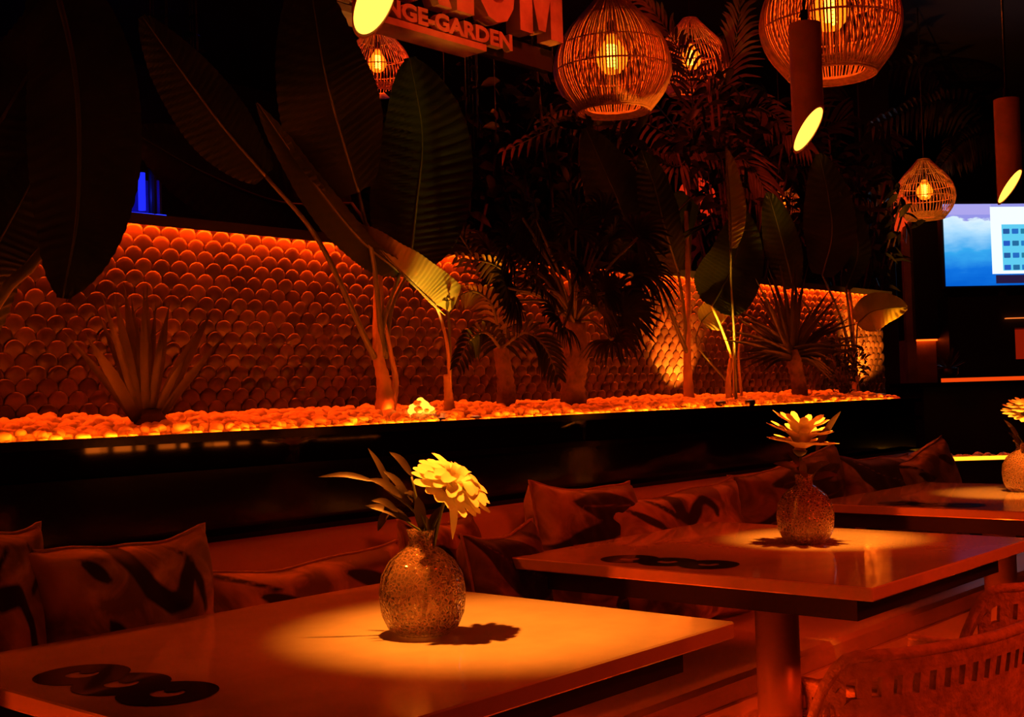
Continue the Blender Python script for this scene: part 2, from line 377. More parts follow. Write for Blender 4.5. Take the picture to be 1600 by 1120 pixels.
uplight(686, 650, atY(672, 430, 2.24), 4.2, .03, 'small round ground spotlight right of the glowing crystals', (1, .42, .05), 2.19, 30)
uplight(742, 650, atY(752, 425, 2.22), 6, .03, 'small round ground spotlight under the fan palm', (1, .26, .015), 2.17, 26)

# ================================================================== BENCH
b = thing('banquette_bench', (2.2, 1.7, 0), 'long pale upholstered banquette bench in front of the black planter', 'bench')
g = G()
xs0, xs1 = -.8, 4.85
g.rbox((xs0, 1.415, .40), (xs1, 2.0, .46), .03)
g.build('seat', M_leather, b, world=True)
G().rbox((xs0, 1.411, .0), (xs1, 2.0, .408), .01).build('front_panel', M_leather, b, world=True)
tag(G().box((xs0, 1.380, .0), (xs1, 1.405, .016)).build('light_strip', emis('added_floor_strip', (1, .045, .001), 95)), 'added unseen red-orange light strip along the floor at the foot of the bench', 'light strip')  # strip added out of view to brighten the bench front
rings = []
prof = [(1.90, .462), (1.885, .50), (1.93, .79), (1.95, .812), (1.99, .818), (2.04, .81), (2.055, .79), (2.055, .462)]
nseg = 10
for i in range(nseg+1):
    x_ = xs0+(xs1-xs0)*i/nseg; rings.append([(x_, y_, z_) for y_, z_ in prof])
g = G().loft(rings, True); g.build('backrest', M_leather, b, True, world=True)

# ================================================================== TABLES
def pat_ring(parent, x, y, z):
    g = G(); n = 32
    prof = [(.020, 0), (.020, .0006), (.058, .0006), (.058, 0)]
    g.lathe(prof, n, (x, y, z)); g.lathe([(.0001, .0008), (.011, .0008)], 16, (x+.012, y+.006, z))
    g.build('round_inlay', M_ring, parent)
def table(cx, cy_, sx, sy_, lab, rings=True):
    t = thing('square_table', (cx, cy_, 0), lab, 'table', 'white stone tables along the bench')
    G().rbox((-sx/2, -sy_/2, .727), (sx/2, sy_/2, .75), .006).build('tabletop', M_stone, t)
    G().box((-sx/2+.055, -sy_/2+.055, .682), (sx/2-.055, sy_/2-.055, .726)).build('underframe', M_under, t)
    G().lathe([(.045, .02), (.045, .681)], 32, caps=True).build('post', M_post, t, True)
    G().lathe([(.056, 0), (.056, .008), (.050, .022), (.046, .024)], 40, caps=True).build('base', M_post, t, True)
    if rings:
        for k, (x_, y_) in enumerate(((-sx/2+.095, sy_*.5-.235), (-sx/2+.095, sy_*.5-.325), (-sx/2+.10, sy_*.5-.415))):
            pat_ring(t, x_, y_, .7502+.0003*k)
    return t
T1 = table(1.118, 1.295, .825, .73, 'nearest white square table with three dark round inlays, large bright light pool')
T2 = table(2.285, 1.29, .77, .79, 'middle white square table on a thick round post, beside the slotted chairs')
T3 = table(3.62, 1.31, .84, .78, 'farthest white square table at the right edge of the photo')

# ================================================================== SPOT TUBES
M_disc = emis('warm_diffuser', (1, .42, .045), 3.2)
def spot_tube(p, L, lab, pool, half, power):
    r = .0333; n = 40
    t = thing('cylinder_pendant', p, lab, 'pendant light', 'slant-cut tube pendants above the tables')
    cut = lambda x, y: -.06*x-1.35*y
    R0 = []; R1 = []; R2 = []; R3 = []
    for i in range(n):
        a = 2*PI*i/n; x_, y_ = math.cos(a), math.sin(a)
        R0.append((x_*r, y_*r, cut(x_*r, y_*r))); R1.append((x_*r, y_*r, L))
        R2.append((x_*(r-.0022), y_*(r-.0022), cut(x_*(r-.0022), y_*(r-.0022)))); R3.append((x_*(r-.0022), y_*(r-.0022), cut(x_*r, y_*r)+.012))
    G().loft([R3, R2, R0, R1, [(q[0]*.1, q[1]*.1, L+.002) for q in R1]]).build('tube', M_tube, t)
    d = [(q[0], q[1], q[2]+.003) for q in R2]
    mobj('diffuser', d, [tuple(range(n))], M_disc, t)
    G().tube([(0, 0, L), (0, 0, L+.03)], .008).build('cap', M_metal, t)
    G().tube([(0, 0, L+.03), (0, 0, 3.29-p[2])], .003, 6).build('cord', M_metal, t)
    l = bpy.data.lights.new('spot', 'SPOT'); l.energy = power; l.color = (1, .24, .014); l.spot_size = 2*half*1.18; l.spot_blend = .85; l.shadow_soft_size = .012
    o = bpy.data.objects.new('table_beam', l); COL.objects.link(o); o.location = V(p)+V((0, 0, -.045))
    o.rotation_euler = (V(pool)-o.location).to_track_quat('-Z', 'Y').to_euler()
    l = bpy.data.lights.new('halo', 'SPOT'); l.energy = power*.13; l.color = (1, .04, .002); l.spot_size = half*4; l.spot_blend = 1; l.shadow_soft_size = .02
    o2 = bpy.data.objects.new('table_halo', l); COL.objects.link(o2); o2.location = o.location; o2.rotation_euler = o.rotation_euler
    return t
p1 = atD(586, 3, 1.75); p2 = atD(1263, 203, 2.6); p3 = atD(1578, 292, 3.35)
spot_tube(p1, .24, 'tube pendant above the nearest table, only its glowing slanted end in view', (1.31, 1.20, .75), math.radians(19), 105)
spot_tube(p2, .225, 'rust-brown tube pendant hanging in front of the big wicker lamp', (2.47, 1.27, .75), math.radians(14), 115)
spot_tube(p3, .24, 'rust-brown tube pendant hanging in front of the television', (3.72, 1.29, .75), math.radians(14), 115)

# ================================================================== VASES AND FLOWERS
def vase(x, y, lab, r=.061):
    t = thing('round_vase', (x, y, .7503), lab, 'vase', 'round crackled glass vases on the tables')
    prof = [(.026, .0), (.038, .001), (.050, .010), (.059, .030), (.0620, .058), (.0580, .084), (.0465, .104), (.031, .117), (.0195, .125), (.0175, .134), (.0195, .145), (.021, .147)]
    k = r/.0615; prof = [(a*k, z*k) for a, z in prof]
    inner = [(a-.0028, z+.003 if z < .02 else z) for a, z in prof[::-1]]
    G().lathe(prof+inner[:-1]+[(.0001, .006)], 40).build('glass_bowl', M_glass, t, True)
    return t
vase(1.222, 1.249, 'crackled round glass vase holding the yellow daisy on the nearest table')
vase(2.384, 1.269, 'crackled round glass vase on the middle table', .0605)
vase(3.79, 1.291, 'crackled round glass vase at the right edge on the farthest table', .061)

def leaf_blade(g, pts, wid, nrm, fold=.2, n=8, prof=None):
    """simple lance leaf into mesh g; pts in local coords"""
    S = spline(pts, n); k = len(g.v); vs = []; fs = []
    for i, p in enumerate(S):
        u = i/n; t = (S[min(i+1, n)]-S[max(i-1, 0)]).normalized(); s = t.cross(V(nrm)).normalized(); nn = s.cross(t)
        w = wid*(prof(u) if prof else math.sin(PI*min(1, max(.02, u**.8)))**.8)
        vs += [p-s*w+nn*fold*w, p, p+s*w+nn*fold*w]
    for i in range(n): a = 3*i; fs += [(a, a+1, a+4, a+3), (a+1, a+2, a+5, a+4)]
    g.add(vs, fs)
def flower(base, head, normal, rad, rings, lab, m, petal_w, cup, name='daisy_flower', extra=None):
    """stem from base to head, petals in rings around the normal"""
    base = V(base); head = V(head); N = V(normal).normalized(); a = N.orthogonal().normalized(); b_ = N.cross(a)
    t = thing(name, base, lab, 'flower')
    L = wloc(t)
    mid = base.lerp(head, .55)+V((0, 0, .02))
    G().tube([p-L for p in spline([base, mid, head], 10)], .0026, 6).build('stem', M_stem, t, True)
    hd = head-L
    for ri, (cnt, rr, lift) in enumerate(rings):
        for k in range(cnt):
            an = 2*PI*(k+ri*.5)/cnt+random.uniform(-.06, .06); d = a*math.cos(an)+b_*math.sin(an)
            R_ = rad*rr*random.uniform(.86, 1.06); h = lift*R_
            pts = [hd+d*.006, hd+d*R_*.4+N*h*cup[0], hd+d*R_*.75+N*h*cup[1], hd+d*R_+N*h*cup[2]]
            g = G(); leaf_blade(g, pts, petal_w*random.uniform(.85, 1.1), N, .25, 7, lambda u: .35+.65*math.sin(PI*min(1, u*.72+.10))**.7 if u < .97 else .35)
            g.build('petal', m, t, True)
    g = G(); n = 12
    for k in range(4):
        ph = k/3*PI*.5; 
    g.loft([[hd+(a*math.cos(2*PI*i/n)+b_*math.sin(2*PI*i/n))*.013*math.cos(q)+N*(.010*math.sin(q)-.001) for i in range(n)] for q in (-.6, 0, .5, 1.0, 1.5)], True)
    g.build('flower_centre', mat('flower_centre', (.55, .40, .08), .8, bump_s=300, bump=.8), t, True)
    g = G(); g.loft([[hd+(a*math.cos(2*PI*i/n)+b_*math.sin(2*PI*i/n))*r_-N*z for i in range(n)] for r_, z in ((.016, .001), (.013, .008), (.004, .015))], True)
    g.build('calyx', M_stem, t, True)
    if extra: extra(t, L)
    return t
random.seed(21)
d1 = pxm((1.222, 1.249, .9))
h1 = atD(698, 768, (V((1.222, 1.249, .85))-CC).dot(CF)-.01)
# face turned up and to the right, petals reach from upper left to lower right
N1 = CR*.50+CU*.80-CF*.28
def ex1(t, L):
    g = G(); leaf_blade(g, [h1-L+CR*.004, h1-L+CR*.010-CU*.03, h1-L+CR*.008-CU*.068], .006, -CF, .2, 7)
    g.build('petal', M_petal, t, True)
flower((1.222, 1.249, .765), h1, N1, .066, ((18, 1.0, .10), (16, .88, .38), (12, .62, .7)), 'bright cream daisy leaning right out of the nearest vase', M_petal, .0088, (1, 1, .9), extra=ex1)
h2 = atD(1250, 702, (V((2.384, 1.269, .85))-CC).dot(CF))
flower((2.384, 1.269, .765), h2, V((.03, -.12, 1)), .085, ((15, .95, .22), (14, .88, .55), (11, .75, 1.0)), 'pale pointed-petal flower standing upright in the vase of the middle table', M_petal2, .0095, (.8, 1, 1.2), 'star_flower')
h3 = atD(1606, 655, (V((3.79, 1.291, .85))-CC).dot(CF))
flower((3.79, 1.291, .765), h3, V((-.25, -.3, 1)), .085, ((20, 1, .2), (16, .85, .5), (12, .6, .9)), 'yellow daisy cut by the right edge of the photo on the farthest table', M_petal, .009, (1, 1, 1.1))

def sprig(base, D, stems, lab, wpx=9):
    """stems: list of (pixel path, [leaf pixel pairs])"""
    base = V(base); t = thing('leafy_sprig', base, lab, 'foliage'); L = wloc(t)
    g = G()
    for path, leaves in stems:
        P = [V(base)-L]+[atD(x_, y_, D)+CF*dz-L for x_, y_, dz in path]
        g.tube(spline(P, 12), .0018, 5)
        for (x0, y0), (x1, y1), wp, dz in leaves:
            a = atD(x0, y0, D+dz)-L; b_ = atD(x1, y1, D+dz*1.6)-L; m_ = a.lerp(b_, .5)+V((0, 0, .006))
            q = G(); leaf_blade(q, [a, m_, b_], wp*D/FPX, (-CF+CU*.5+V((0, 0, .2))), .25, 8); q.build('leaf', M_sprig, t, True)
    g.build('stem', M_stem, t, True); return t
D1 = (V((1.222, 1.249, .85))-CC).dot(CF)
sprig((1.222, 1.249, .77), D1, [
    ([(668, 850, 0), (648, 800, 0), (600, 762, 0)], [((628, 778), (575, 748), 7, -.01), ((585, 752), (497, 745), 5, 0), ((612, 768), (575, 700), 5, .02), ((640, 780), (598, 735), 6, .01)]),
    ([(664, 850, .01), (640, 820, .01), (600, 790, .01)], [((642, 815), (570, 790), 8, 0), ((640, 790), (615, 760), 9, 0), ((622, 800), (580, 782), 6, -.02), ((610, 800), (590, 830), 8, .02)]),
    ([(668, 840, -.01), (655, 790, -.01), (643, 745, 0)], [((645, 745), (608, 706), 6, 0), ((655, 790), (630, 770), 7, 0), ((660, 830), (652, 775), 9, -.01), ((668, 850), (690, 790), 9, .01)]),
    ([(672, 850, 0), (678, 820, 0), (690, 800, 0)], [((676, 850), (655, 800), 8, .01), ((670, 862), (640, 830), 8, 0)])],
    'dark slender-leaved greenery spreading left from the nearest vase')
D2 = (V((2.384, 1.269, .85))-CC).dot(CF)
sprig((2.384, 1.269, .77), D2, [
    ([(1262, 760, 0), (1256, 720, 0)], [((1280, 695), (1314, 642), 5, 0), ((1275, 705), (1301, 660), 6, .01), ((1258, 740), (1208, 724), 7, -.01), ((1262, 740), (1298, 722), 6, 0), ((1260, 745), (1230, 705), 6, .01), ((1256, 745), (1250, 720), 7, -.02), ((1262, 745), (1240, 735), 7, -.02)]),
    ([(1266, 780, 0), (1270, 745, 0), (1285, 725, 0)], [((1270, 750), (1310, 742), 6, .0)])],
    'pointed upright leaves around the flower of the middle vase')
sprig((3.79, 1.291, .77), (V((3.79, 1.291, .85))-CC).dot(CF), [
    ([(1600, 700, 0), (1590, 680, 0)], [((1595, 690), (1568, 655), 4, 0), ((1598, 700), (1575, 675), 4, .01), ((1598, 700), (1582, 688), 4, -.01)])],
    'small dark leaves under the yellow daisy of the farthest table')

# ================================================================== CUSHIONS
def seg_d(p, a, b_):
    ax, ay = a; bx, by = b_; px_, py_ = p; dx, dy = bx-ax, by-ay
    t = max(0, min(1, ((px_-ax)*dx+(py_-ay)*dy)/(dx*dx+dy*dy+1e-9))); return math.hypot(px_-ax-dx*t, py_-ay-dy*t), t
def stroke(path, w0, w1):
    n = len(path)-1
    def f(u, v):
        best = 9
        for i in range(n):
            d, t = seg_d((u, v), path[i], path[i+1]); k = (i+t)/n; best = min(best, d-(w0+(w1-w0)*k))
        return best
    return f
def leafsh(a, b_, w):
    def f(u, v):
        d, t = seg_d((u, v), a, b_); k = w*math.sin(PI*min(1, max(0, t*.92+.04)))
        return max(d-k, .010-d if .1 < t < .9 and w > .18 else -9)
    return f
PR = {
 'swan': [stroke([(-.15, .98), (-.02, .77), (.07, .64), (.27, .50), (.42, .53), (.48, .70), (.55, .77)], .11, .07), stroke([(.55, .77), (.61, .66), (.65, .42)], .06, .035), stroke([(.42, .97), (.62, .84), (.55, .74)], .02, .025), leafsh((-.42, .42), (-.22, .15), .09), leafsh((-.55, .9), (-.30, .70), .08)],
 'curl': [stroke([(-.07, .92), (-.10, .70), (.02, .58), (.14, .76), (.26, .84)], .09, .06), stroke([(.26, .84), (.36, .66), (.36, .55)], .06, .03), leafsh((-.75, .9), (-.35, .5), .07), leafsh((-.5, .1), (.3, -.3), .2), stroke([(-.35, .95), (-.2, .7)], .03, .05)],
 'arch': [stroke([(.02, .55), (.28, .55), (.45, .36), (.56, .0)], .09, .05), stroke([(.60, .90), (.76, .72), (.52, .58)], .03, .035), stroke([(.0, .75), (.25, .9)], .03, .02), leafsh((-.6, .5), (-.3, .1), .15)],
 'leaf': [leafsh((-.95, .98), (.85, .25), .42), leafsh((-.9, -.1), (-.35, -.6), .16), stroke([(.55, .95), (.9, .7)], .04, .03)],
 'leaves': [leafsh((-.55, .80), (.75, .72), .20), leafsh((-.98, .25), (.95, .42), .24), leafsh((.0, -.4), (.9, -.3), .2)],
 'mottle': [leafsh((-.7, .75), (-.1, .55), .10), leafsh((.2, .85), (.7, .55), .10), stroke([(-.9, .95), (-.4, .8)], .04, .02), leafsh((.3, .2), (.8, -.1), .14)],
}
def cushion(pl, pr, top, Yc, lab, motif, h=.40, m=None, rot=0, lean=.25, thick=.075, drop=0, flip=1):
    Yc -= .035; lean = min(lean, .14); A = atY(pl, top, Yc); B = atY(pr, top, Yc); wd = (B.x-A.x); zt = (A.z+B.z)/2; h = zt-.455
    N = 44; w2, h2 = wd/2, h/2
    c = V(((A.x+B.x)/2, Yc, zt-h2-drop))
    t = thing('throw_cushion', c, lab, 'cushion', 'printed throw cushions on the bench')
    vs, fs, at = [], [], []
    sd = random.uniform(0, 50)
    for side in (-1, 1):
        for j in range(N+1):
            for i in range(N+1):
                u, v = i/N*2-1, j/N*2-1
                pin = 1-.10*(1-abs(u)**3)*abs(v)**2; pin2 = 1-.10*(1-abs(v)**3)*abs(u)**2
                th = (max(0, 1-u**4)*max(0, 1-v**4))**.45*thick
                x_ = u*w2*pin2; z_ = v*h2*pin
                wr = .010*noise.noise(V((u*2.2+sd, v*2.2, side)))+.005*noise.noise(V((u*6+sd, v*6, side)))
                y_ = side*th+wr*(1 if th > .01 else .3)
                y_ += lean*(z_+h2)+.0; z_ += .012*noise.noise(V((u*1.7, sd, 0)))
                cr, sr = math.cos(rot), math.sin(rot)
                vs.append((x_*cr-z_*sr, y_, x_*sr+z_*cr))
                at.append(min(f(u*flip+.06*noise.noise(V((u*3, v*3, sd))), v) for f in PR[motif])*2+.5)
    n1 = (N+1)**2
    for s in (0, 1):
        for j in range(N):
            for i in range(N):
                a = s*n1+j*(N+1)+i; q = (a, a+1, a+N+2, a+N+1); fs.append(q if s == 0 else q[::-1])
    o = mobj('cover', vs, fs, m or M_print, t, True, attr=('motif', at))
    # piped seam round the edge
    pts = []
    for k in range(4*N):
        e, i = divmod(k, N)
        ij = ((i, 0), (N, i), (N-i, N), (0, N-i))[e]; pts.append(V(vs[ij[1]*(N+1)+ij[0]])+V((0, .0, 0)))
    pts.append(pts[0]); G().tube(pts, .0035, 5, False).build('piping', M_pipe, t, True)
    return t
random.seed(3)
cushion(-130, 82, 822, 1.80, 'pale printed cushion with a dark arch motif at the left edge of the photo', 'arch', .42, rot=-.06, lean=.2)
cushion(60, 352, 836, 1.76, 'pale cushion with a black curved neck motif behind the nearest table', 'swan', .40, rot=.0, lean=.2)
cushion(335, 650, 868, 1.80, 'low slumped mottled cushion seen over the far edge of the nearest table', 'mottle', .36, rot=.03, lean=.25)
cushion(652, 768, 806, 1.83, 'plain reddish cushion right behind the nearest vase', 'mottle', .40, rot=.02, lean=.15, thick=.05)
cushion(752, 862, 828, 1.72, 'cushion with one big dark leaf standing right of the nearest vase', 'leaf', .40, m=M_printd, rot=.05, lean=.25, thick=.06)
cushion(843, 1000, 752, 1.86, 'cushion with two stacked dark leaves between the near and middle tables', 'leaves', .40, rot=-.05, lean=.1)
cushion(945, 1172, 762, 1.82, 'pale cushion with a small black curl behind the left side of the middle table', 'curl', .40, rot=.03, lean=.15)
cushion(1165, 1330, 715, 1.86, 'dark mottled cushion behind the middle vase', 'leaves', .42, m=M_printd, rot=.1, lean=.12)
cushion(1320, 1440, 708, 1.84, 'reddish printed cushion behind the left end of the farthest table', 'leaf', .38, m=M_print, rot=-.05, lean=.15)
cushion(1415, 1500, 700, 1.80, 'last peaked cushion at the right end of the bench row', 'mottle', .40, m=M_print, rot=.16, lean=.15)

# ================================================================== CHAIRS
def chair(lab):
    t = thing('slotted_armchair', (0, 0, 0), lab, 'chair', 'slotted armchairs along the aisle')
    # wrap-around back: rounded-square shell open to the table, row of slots under the rim
    half = [(-.262, .24), (-.268, .10), (-.268, -.03), (-.258, -.13), (-.222, -.205), (-.14, -.245), (0, -.262)]
    path = [V((x_, y_, 0)) for x_, y_ in half+[(-x_, y_) for x_, y_ in half[-2::-1]]]
    S = spline(path, 240); acc = [0]
    for i in range(240): acc.append(acc[-1]+(S[i+1]-S[i]).length)
    n = int(acc[-1]/.028); A = [acc[-1]*i/n for i in range(n+1)]
    def at_(l):
        l = max(0, min(acc[-1]-1e-6, l)); i = max(k for k in range(240) if acc[k] <= l); u = (l-acc[i])/(acc[i+1]-acc[i]); return S[i].lerp(S[i+1], u), (S[i+1]-S[i]).normalized()
    def ztop(l):
        k = max(0, min(1, (-.13-at_(l)[0].y)/.085)); return .475+.225*k*k*(3-2*k)
    def P(l, z, off=0):
        p_, t_ = at_(l); nr = V((-t_.y, t_.x, 0)); k = (z-.42)*.16; q = p_-nr*k+nr*(-off); return V((q.x, q.y, z))
    g = G()
    def band(za, zb):
        for i in range(n):
            m_ = (A[i]+A[i+1])/2
            for l0, l1 in ((A[i], m_), (m_, A[i+1])):
                for off in (0, -.012):
                    q = [P(l0, za(l0), off), P(l1, za(l1), off), P(l1, zb(l1), off), P(l0, zb(l0), off)]
                    g.add(q, [(0, 1, 2, 3)] if off == 0 else [(3, 2, 1, 0)])
                for z_ in (za, zb):
                    g.add([P(l0, z_(l0), 0), P(l1, z_(l1), 0), P(l1, z_(l1), -.012), P(l0, z_(l0), -.012)], [(0, 1, 2, 3)])
    z1 = lambda a: max(ztop(a)-.030, .42)
    z2 = lambda a: max(ztop(a)-.060, .415)
    z3 = lambda a: .40
    band(z1, ztop); band(z3, z2)
    for i in range(n+1):
        aa, bb = A[i]-.0080, A[i]+.0080
        q = [P(x_, f(x_), o_) for o_ in (0, -.012) for x_, f in ((aa, z2), (bb, z2), (bb, z1), (aa, z1))]
        g.add(q, [(0, 1, 2, 3), (7, 6, 5, 4), (1, 5, 6, 2), (0, 3, 7, 4)])
    g.build('back_shell', M_chair, t)
    G().tube([P(acc[-1]*i/120, ztop(acc[-1]*i/120), -.006) for i in range(121)], .009, 8).build('top_rail', M_chair, t, True)
    G().rbox((-.25, -.235, .40), (.25, .25, .44), .06, 5).build('seat', M_chair, t)
    for sx in (-1, 1):
        for sy_ in (-1, 1):
            G().tube([(sx*.22, .02+sy_*.19, .40), (sx*.26, .02+sy_*.24, 0)], [.016, .011], 8).build('leg', M_metal, t, True)
    return t
c1 = chair('nearest slotted armchair back at the lower right, row of small slots')
cc = atZ(1450, 1003, .73)
c1.location = (1.905, .985, 0); c1.rotation_euler = (0, 0, math.radians(-12))
c2 = copy_tree(c1); c2['label'] = 'second slotted armchair half hidden behind the nearest one'
cc = atZ(1560, 935, .73); c2.location = (2.56, 1.05, 0); c2.rotation_euler = (0, 0, math.radians(-7))

# ================================================================== WICKER PENDANTS
M_bulb = emis('amber_bulb', (1, .17, .006), 1.6)
M_fil = emis('filament', (1, .5, .06), 9)
def pendant(p, R, lab, n=120, es=1.0, bulb=True, squash=1):
    t = thing('wicker_pendant', p, lab, 'pendant lamp', 'round wicker pendant lamps')
    prof0 = [(.20, 1.22), (.28, 1.12), (.50, .88), (.74, .62), (.92, .32), (1.0, 0), (.97, -.26), (.86, -.50), (.72, -.68), (.62, -.80)]
    prof = [(r*R, z*R*squash) for r, z in prof0]
    S = spline([(r, 0, z) for r, z in prof], 20)
    g = G()
    for k in range(n):
        a = 2*PI*k/n+random.uniform(-.012, .012); c_, s_ = math.cos(a), math.sin(a); wob = random.uniform(-.006, .006)
        g.tube([((q.x+wob*R)*c_, (q.x+wob*R)*s_, q.z) for q in S], .0052*R/.21*.55, 4, False)
    def hoop(r, z, th): g.tube([(r*math.cos(2*PI*i/48), r*math.sin(2*PI*i/48), z) for i in range(49)], th, 5, False)
    for u in (0, .12, .28, .45, .62): 
        q = S[int(u*20)]; hoop(q.x*.99, q.z, .0035*R/.21)
    for k in range(5): q = S[20]; hoop(q.x+k*.0035, q.z+k*.007, .0045*R/.21)
    # folded rim disc of the lower opening
    q = S[20]
    for k in range(6): hoop(q.x-.006*k-.002, q.z+.003+k*.002, .0030*R/.21)
    g.build('lamp_shade', M_wick, t, True)
    br = R*.27
    if bulb:
        zc = .12*R
        G().lathe([(.0001, zc-br*1.05), (br*.5, zc-br*.92), (br*.9, zc-br*.45), (br, zc), (br*.9, zc+br*.45), (br*.55, zc+br*.95), (br*.33, zc+br*1.35), (br*.3, zc+br*1.6)], 24).build('bulb', glass_bulb(), t, True)
        g = G(); pts = []
        for i in range(70):
            u = i/69; a = u*2*PI*7; rr = br*.30; pts.append((rr*math.cos(a), rr*math.sin(a), zc+br*(1.0-1.7*abs(2*u-1) if False else .9-1.5*u)))
        g.tube(pts, br*.07, 5); g.build('filament', M_fil, t, True)
    G().lathe([(br*.34, zc+br*1.5 if bulb else 0), (br*.36, zc+br*2.2), (br*.2, zc+br*2.4)], 16, caps=True).build('socket', M_metal, t, True)
    G().tube([(0, 0, zc+br*2.3), (0, 0, 3.29-p[2])], .004, 6).build('cord', M_metal, t)
    l = bpy.data.lights.new('bulb_light', 'POINT'); l.energy = 9*es*(R/.21)**2; l.color = (1, .055, .004); l.shadow_soft_size = br*.3
    o = bpy.data.objects.new('bulb_light', l); COL.objects.link(o); o.location = V(p)+V((0, 0, .12*R)); 
    return t
_gb = []
def glass_bulb():
    if _gb: return _gb[0]
    m = bpy.data.materials.new('amber_bulb_glass'); m.use_nodes = True; nt = m.node_tree; nt.nodes.clear()
    o = nt.nodes.new('ShaderNodeOutputMaterial'); tr = nt.nodes.new('ShaderNodeBsdfTransparent'); tr.inputs[0].default_value = (1, .75, .4, 1)
    e = nt.nodes.new('ShaderNodeEmission'); e.inputs[0].default_value = (1, .15, .005, 1); e.inputs[1].default_value = 1.4
    ad = nt.nodes.new('ShaderNodeAddShader'); nt.links.new(tr.outputs[0], ad.inputs[0]); nt.links.new(e.outputs[0], ad.inputs[1])
    nt.links.new(ad.outputs[0], o.inputs[0]); _gb.append(m); return m
random.seed(9)
pendant(atD(957, 102, 4.5), 91*4.5/FPX, 'round wicker pendant with glowing bulb, nearest the wooden letters')
pendant(atD(1297, 32, 3.9), 108*3.9/FPX, 'largest wicker pendant, behind the rust-brown tube pendant')
pendant(atD(1080, 100, 6.6), 58*6.6/FPX, 'smaller wicker pendant half hidden behind palm fronds', 60, 1.0)
pendant(atD(590, 105, 5.8), 52*5.8/FPX, 'wicker pendant mostly hidden below the wooden sign', 60, 1.2)
pendant(atD(1445, 305, 7.2), 46*7.2/FPX, 'wicker pendant hanging left above the television', 54, .5)
pendant(atD(1222, 322, 7.5), 30*7.5/FPX, 'dim wicker pendant seen through the leaves above the yucca', 44, .3)

# ================================================================== WOODEN SIGN
def text_mesh(s, size, ext, off=0.0):
    cu = bpy.data.curves.new('lettering', 'FONT'); cu.body = s; cu.size = size; cu.extrude = ext; cu.offset = off; cu.resolution_u = 3
    o = bpy.data.objects.new('tmp', cu); COL.objects.link(o); bpy.context.view_layer.update()
    me = bpy.data.meshes.new_from_object(o.evaluated_get(bpy.context.evaluated_depsgraph_get())); bpy.data.objects.remove(o); return me
SY = 2.55
tr_ = atY(873, 78, SY)
sg = thing('wooden_sign', (tr_.x-.05, SY, tr_.z), 'large bleached wood sign with block letters hanging at the top', 'sign')
Hh = .30
xc = 0
mp = [(0, 0), (0, 1), (.27, 1), (.5, .52), (.73, 1), (1, 1), (1, 0), (.71, 0), (.71, .42), (.58, .06), (.42, .06), (.29, .42), (.29, 0)]
mv = [(-.215+x_*.215, y_, z_*Hh) for y_ in (-.06, 0) for x_, z_ in mp]; n_ = len(mp)
mobj('letter', mv, [tuple(range(n_))[::-1], tuple(range(n_, 2*n_))]+[(i, (i+1) % n_, n_+(i+1) % n_, n_+i) for i in range(n_)], M_wood, sg); xc = -.237
for ch, wd in zip('UIR', (.17, .075, .17)):
    me = text_mesh(ch, Hh/.70, .03, .014); xs = [v.co.x for v in me.vertices]; ys = [v.co.y for v in me.vertices]
    x0, x1, y0, y1 = min(xs), max(xs), min(ys), max(ys)
    vs = [(xc-wd+(v.co.x-x0)/(x1-x0)*wd, -.03-v.co.z, (v.co.y-y0)/(y1-y0)*Hh) for v in me.vertices]
    mobj('letter', vs, [tuple(p.vertices) for p in me.polygons], M_wood, sg); xc -= wd+.022
for ch, wd in (('A', .19),):
    me = text_mesh(ch, Hh/.70, .03, .014); xs = [v.co.x for v in me.vertices]; ys = [v.co.y for v in me.vertices]
    x0, x1, y0, y1 = min(xs), max(xs), min(ys), max(ys)
    vs = [(xc-wd+(v.co.x-x0)/(x1-x0)*wd, -.03-v.co.z, (v.co.y-y0)/(y1-y0)*Hh) for v in me.vertices]
    mobj('letter', vs, [tuple(p.vertices) for p in me.polygons], M_wood, sg)
# lower line of small letters on a plank
e0 = atY(800, 92, SY)-V((tr_.x, SY, tr_.z)); e1 = atY(532, 22, SY)-V((tr_.x, SY, tr_.z))
me = text_mesh('LOUNGE-GARDEN', .1, .012, .004); xs = [v.co.x for v in me.vertices]; ys = [v.co.y for v in me.vertices]
x0, x1, y0, y1 = min(xs), max(xs), min(ys), max(ys)
vs = [(e1.x+(v.co.x-x0)/(x1-x0)*(e0.x-e1.x), -.035-v.co.z, e0.z+.005+(v.co.y-y0)/(y1-y0)*.052) for v in me.vertices]
mobj('small_lettering', vs, [tuple(p.vertices) for p in me.polygons], M_wood, sg)
G().box((e1.x-.05, -.045, e0.z-.018), (e0.x-.12, .05, e0.z+.002)).build('plank', M_wood, sg)
G().box((e1.x-.05, -.01, e0.z-.01), (0, .02, e0.z+.06)).build('backing_board', M_dark, sg)
for x_ in (-.15, -.75):
    G().tube([(x_, 0, Hh-.02), (x_, 0, 3.29-tr_.z)], .004, 6).build('hanging_wire', M_metal, sg)

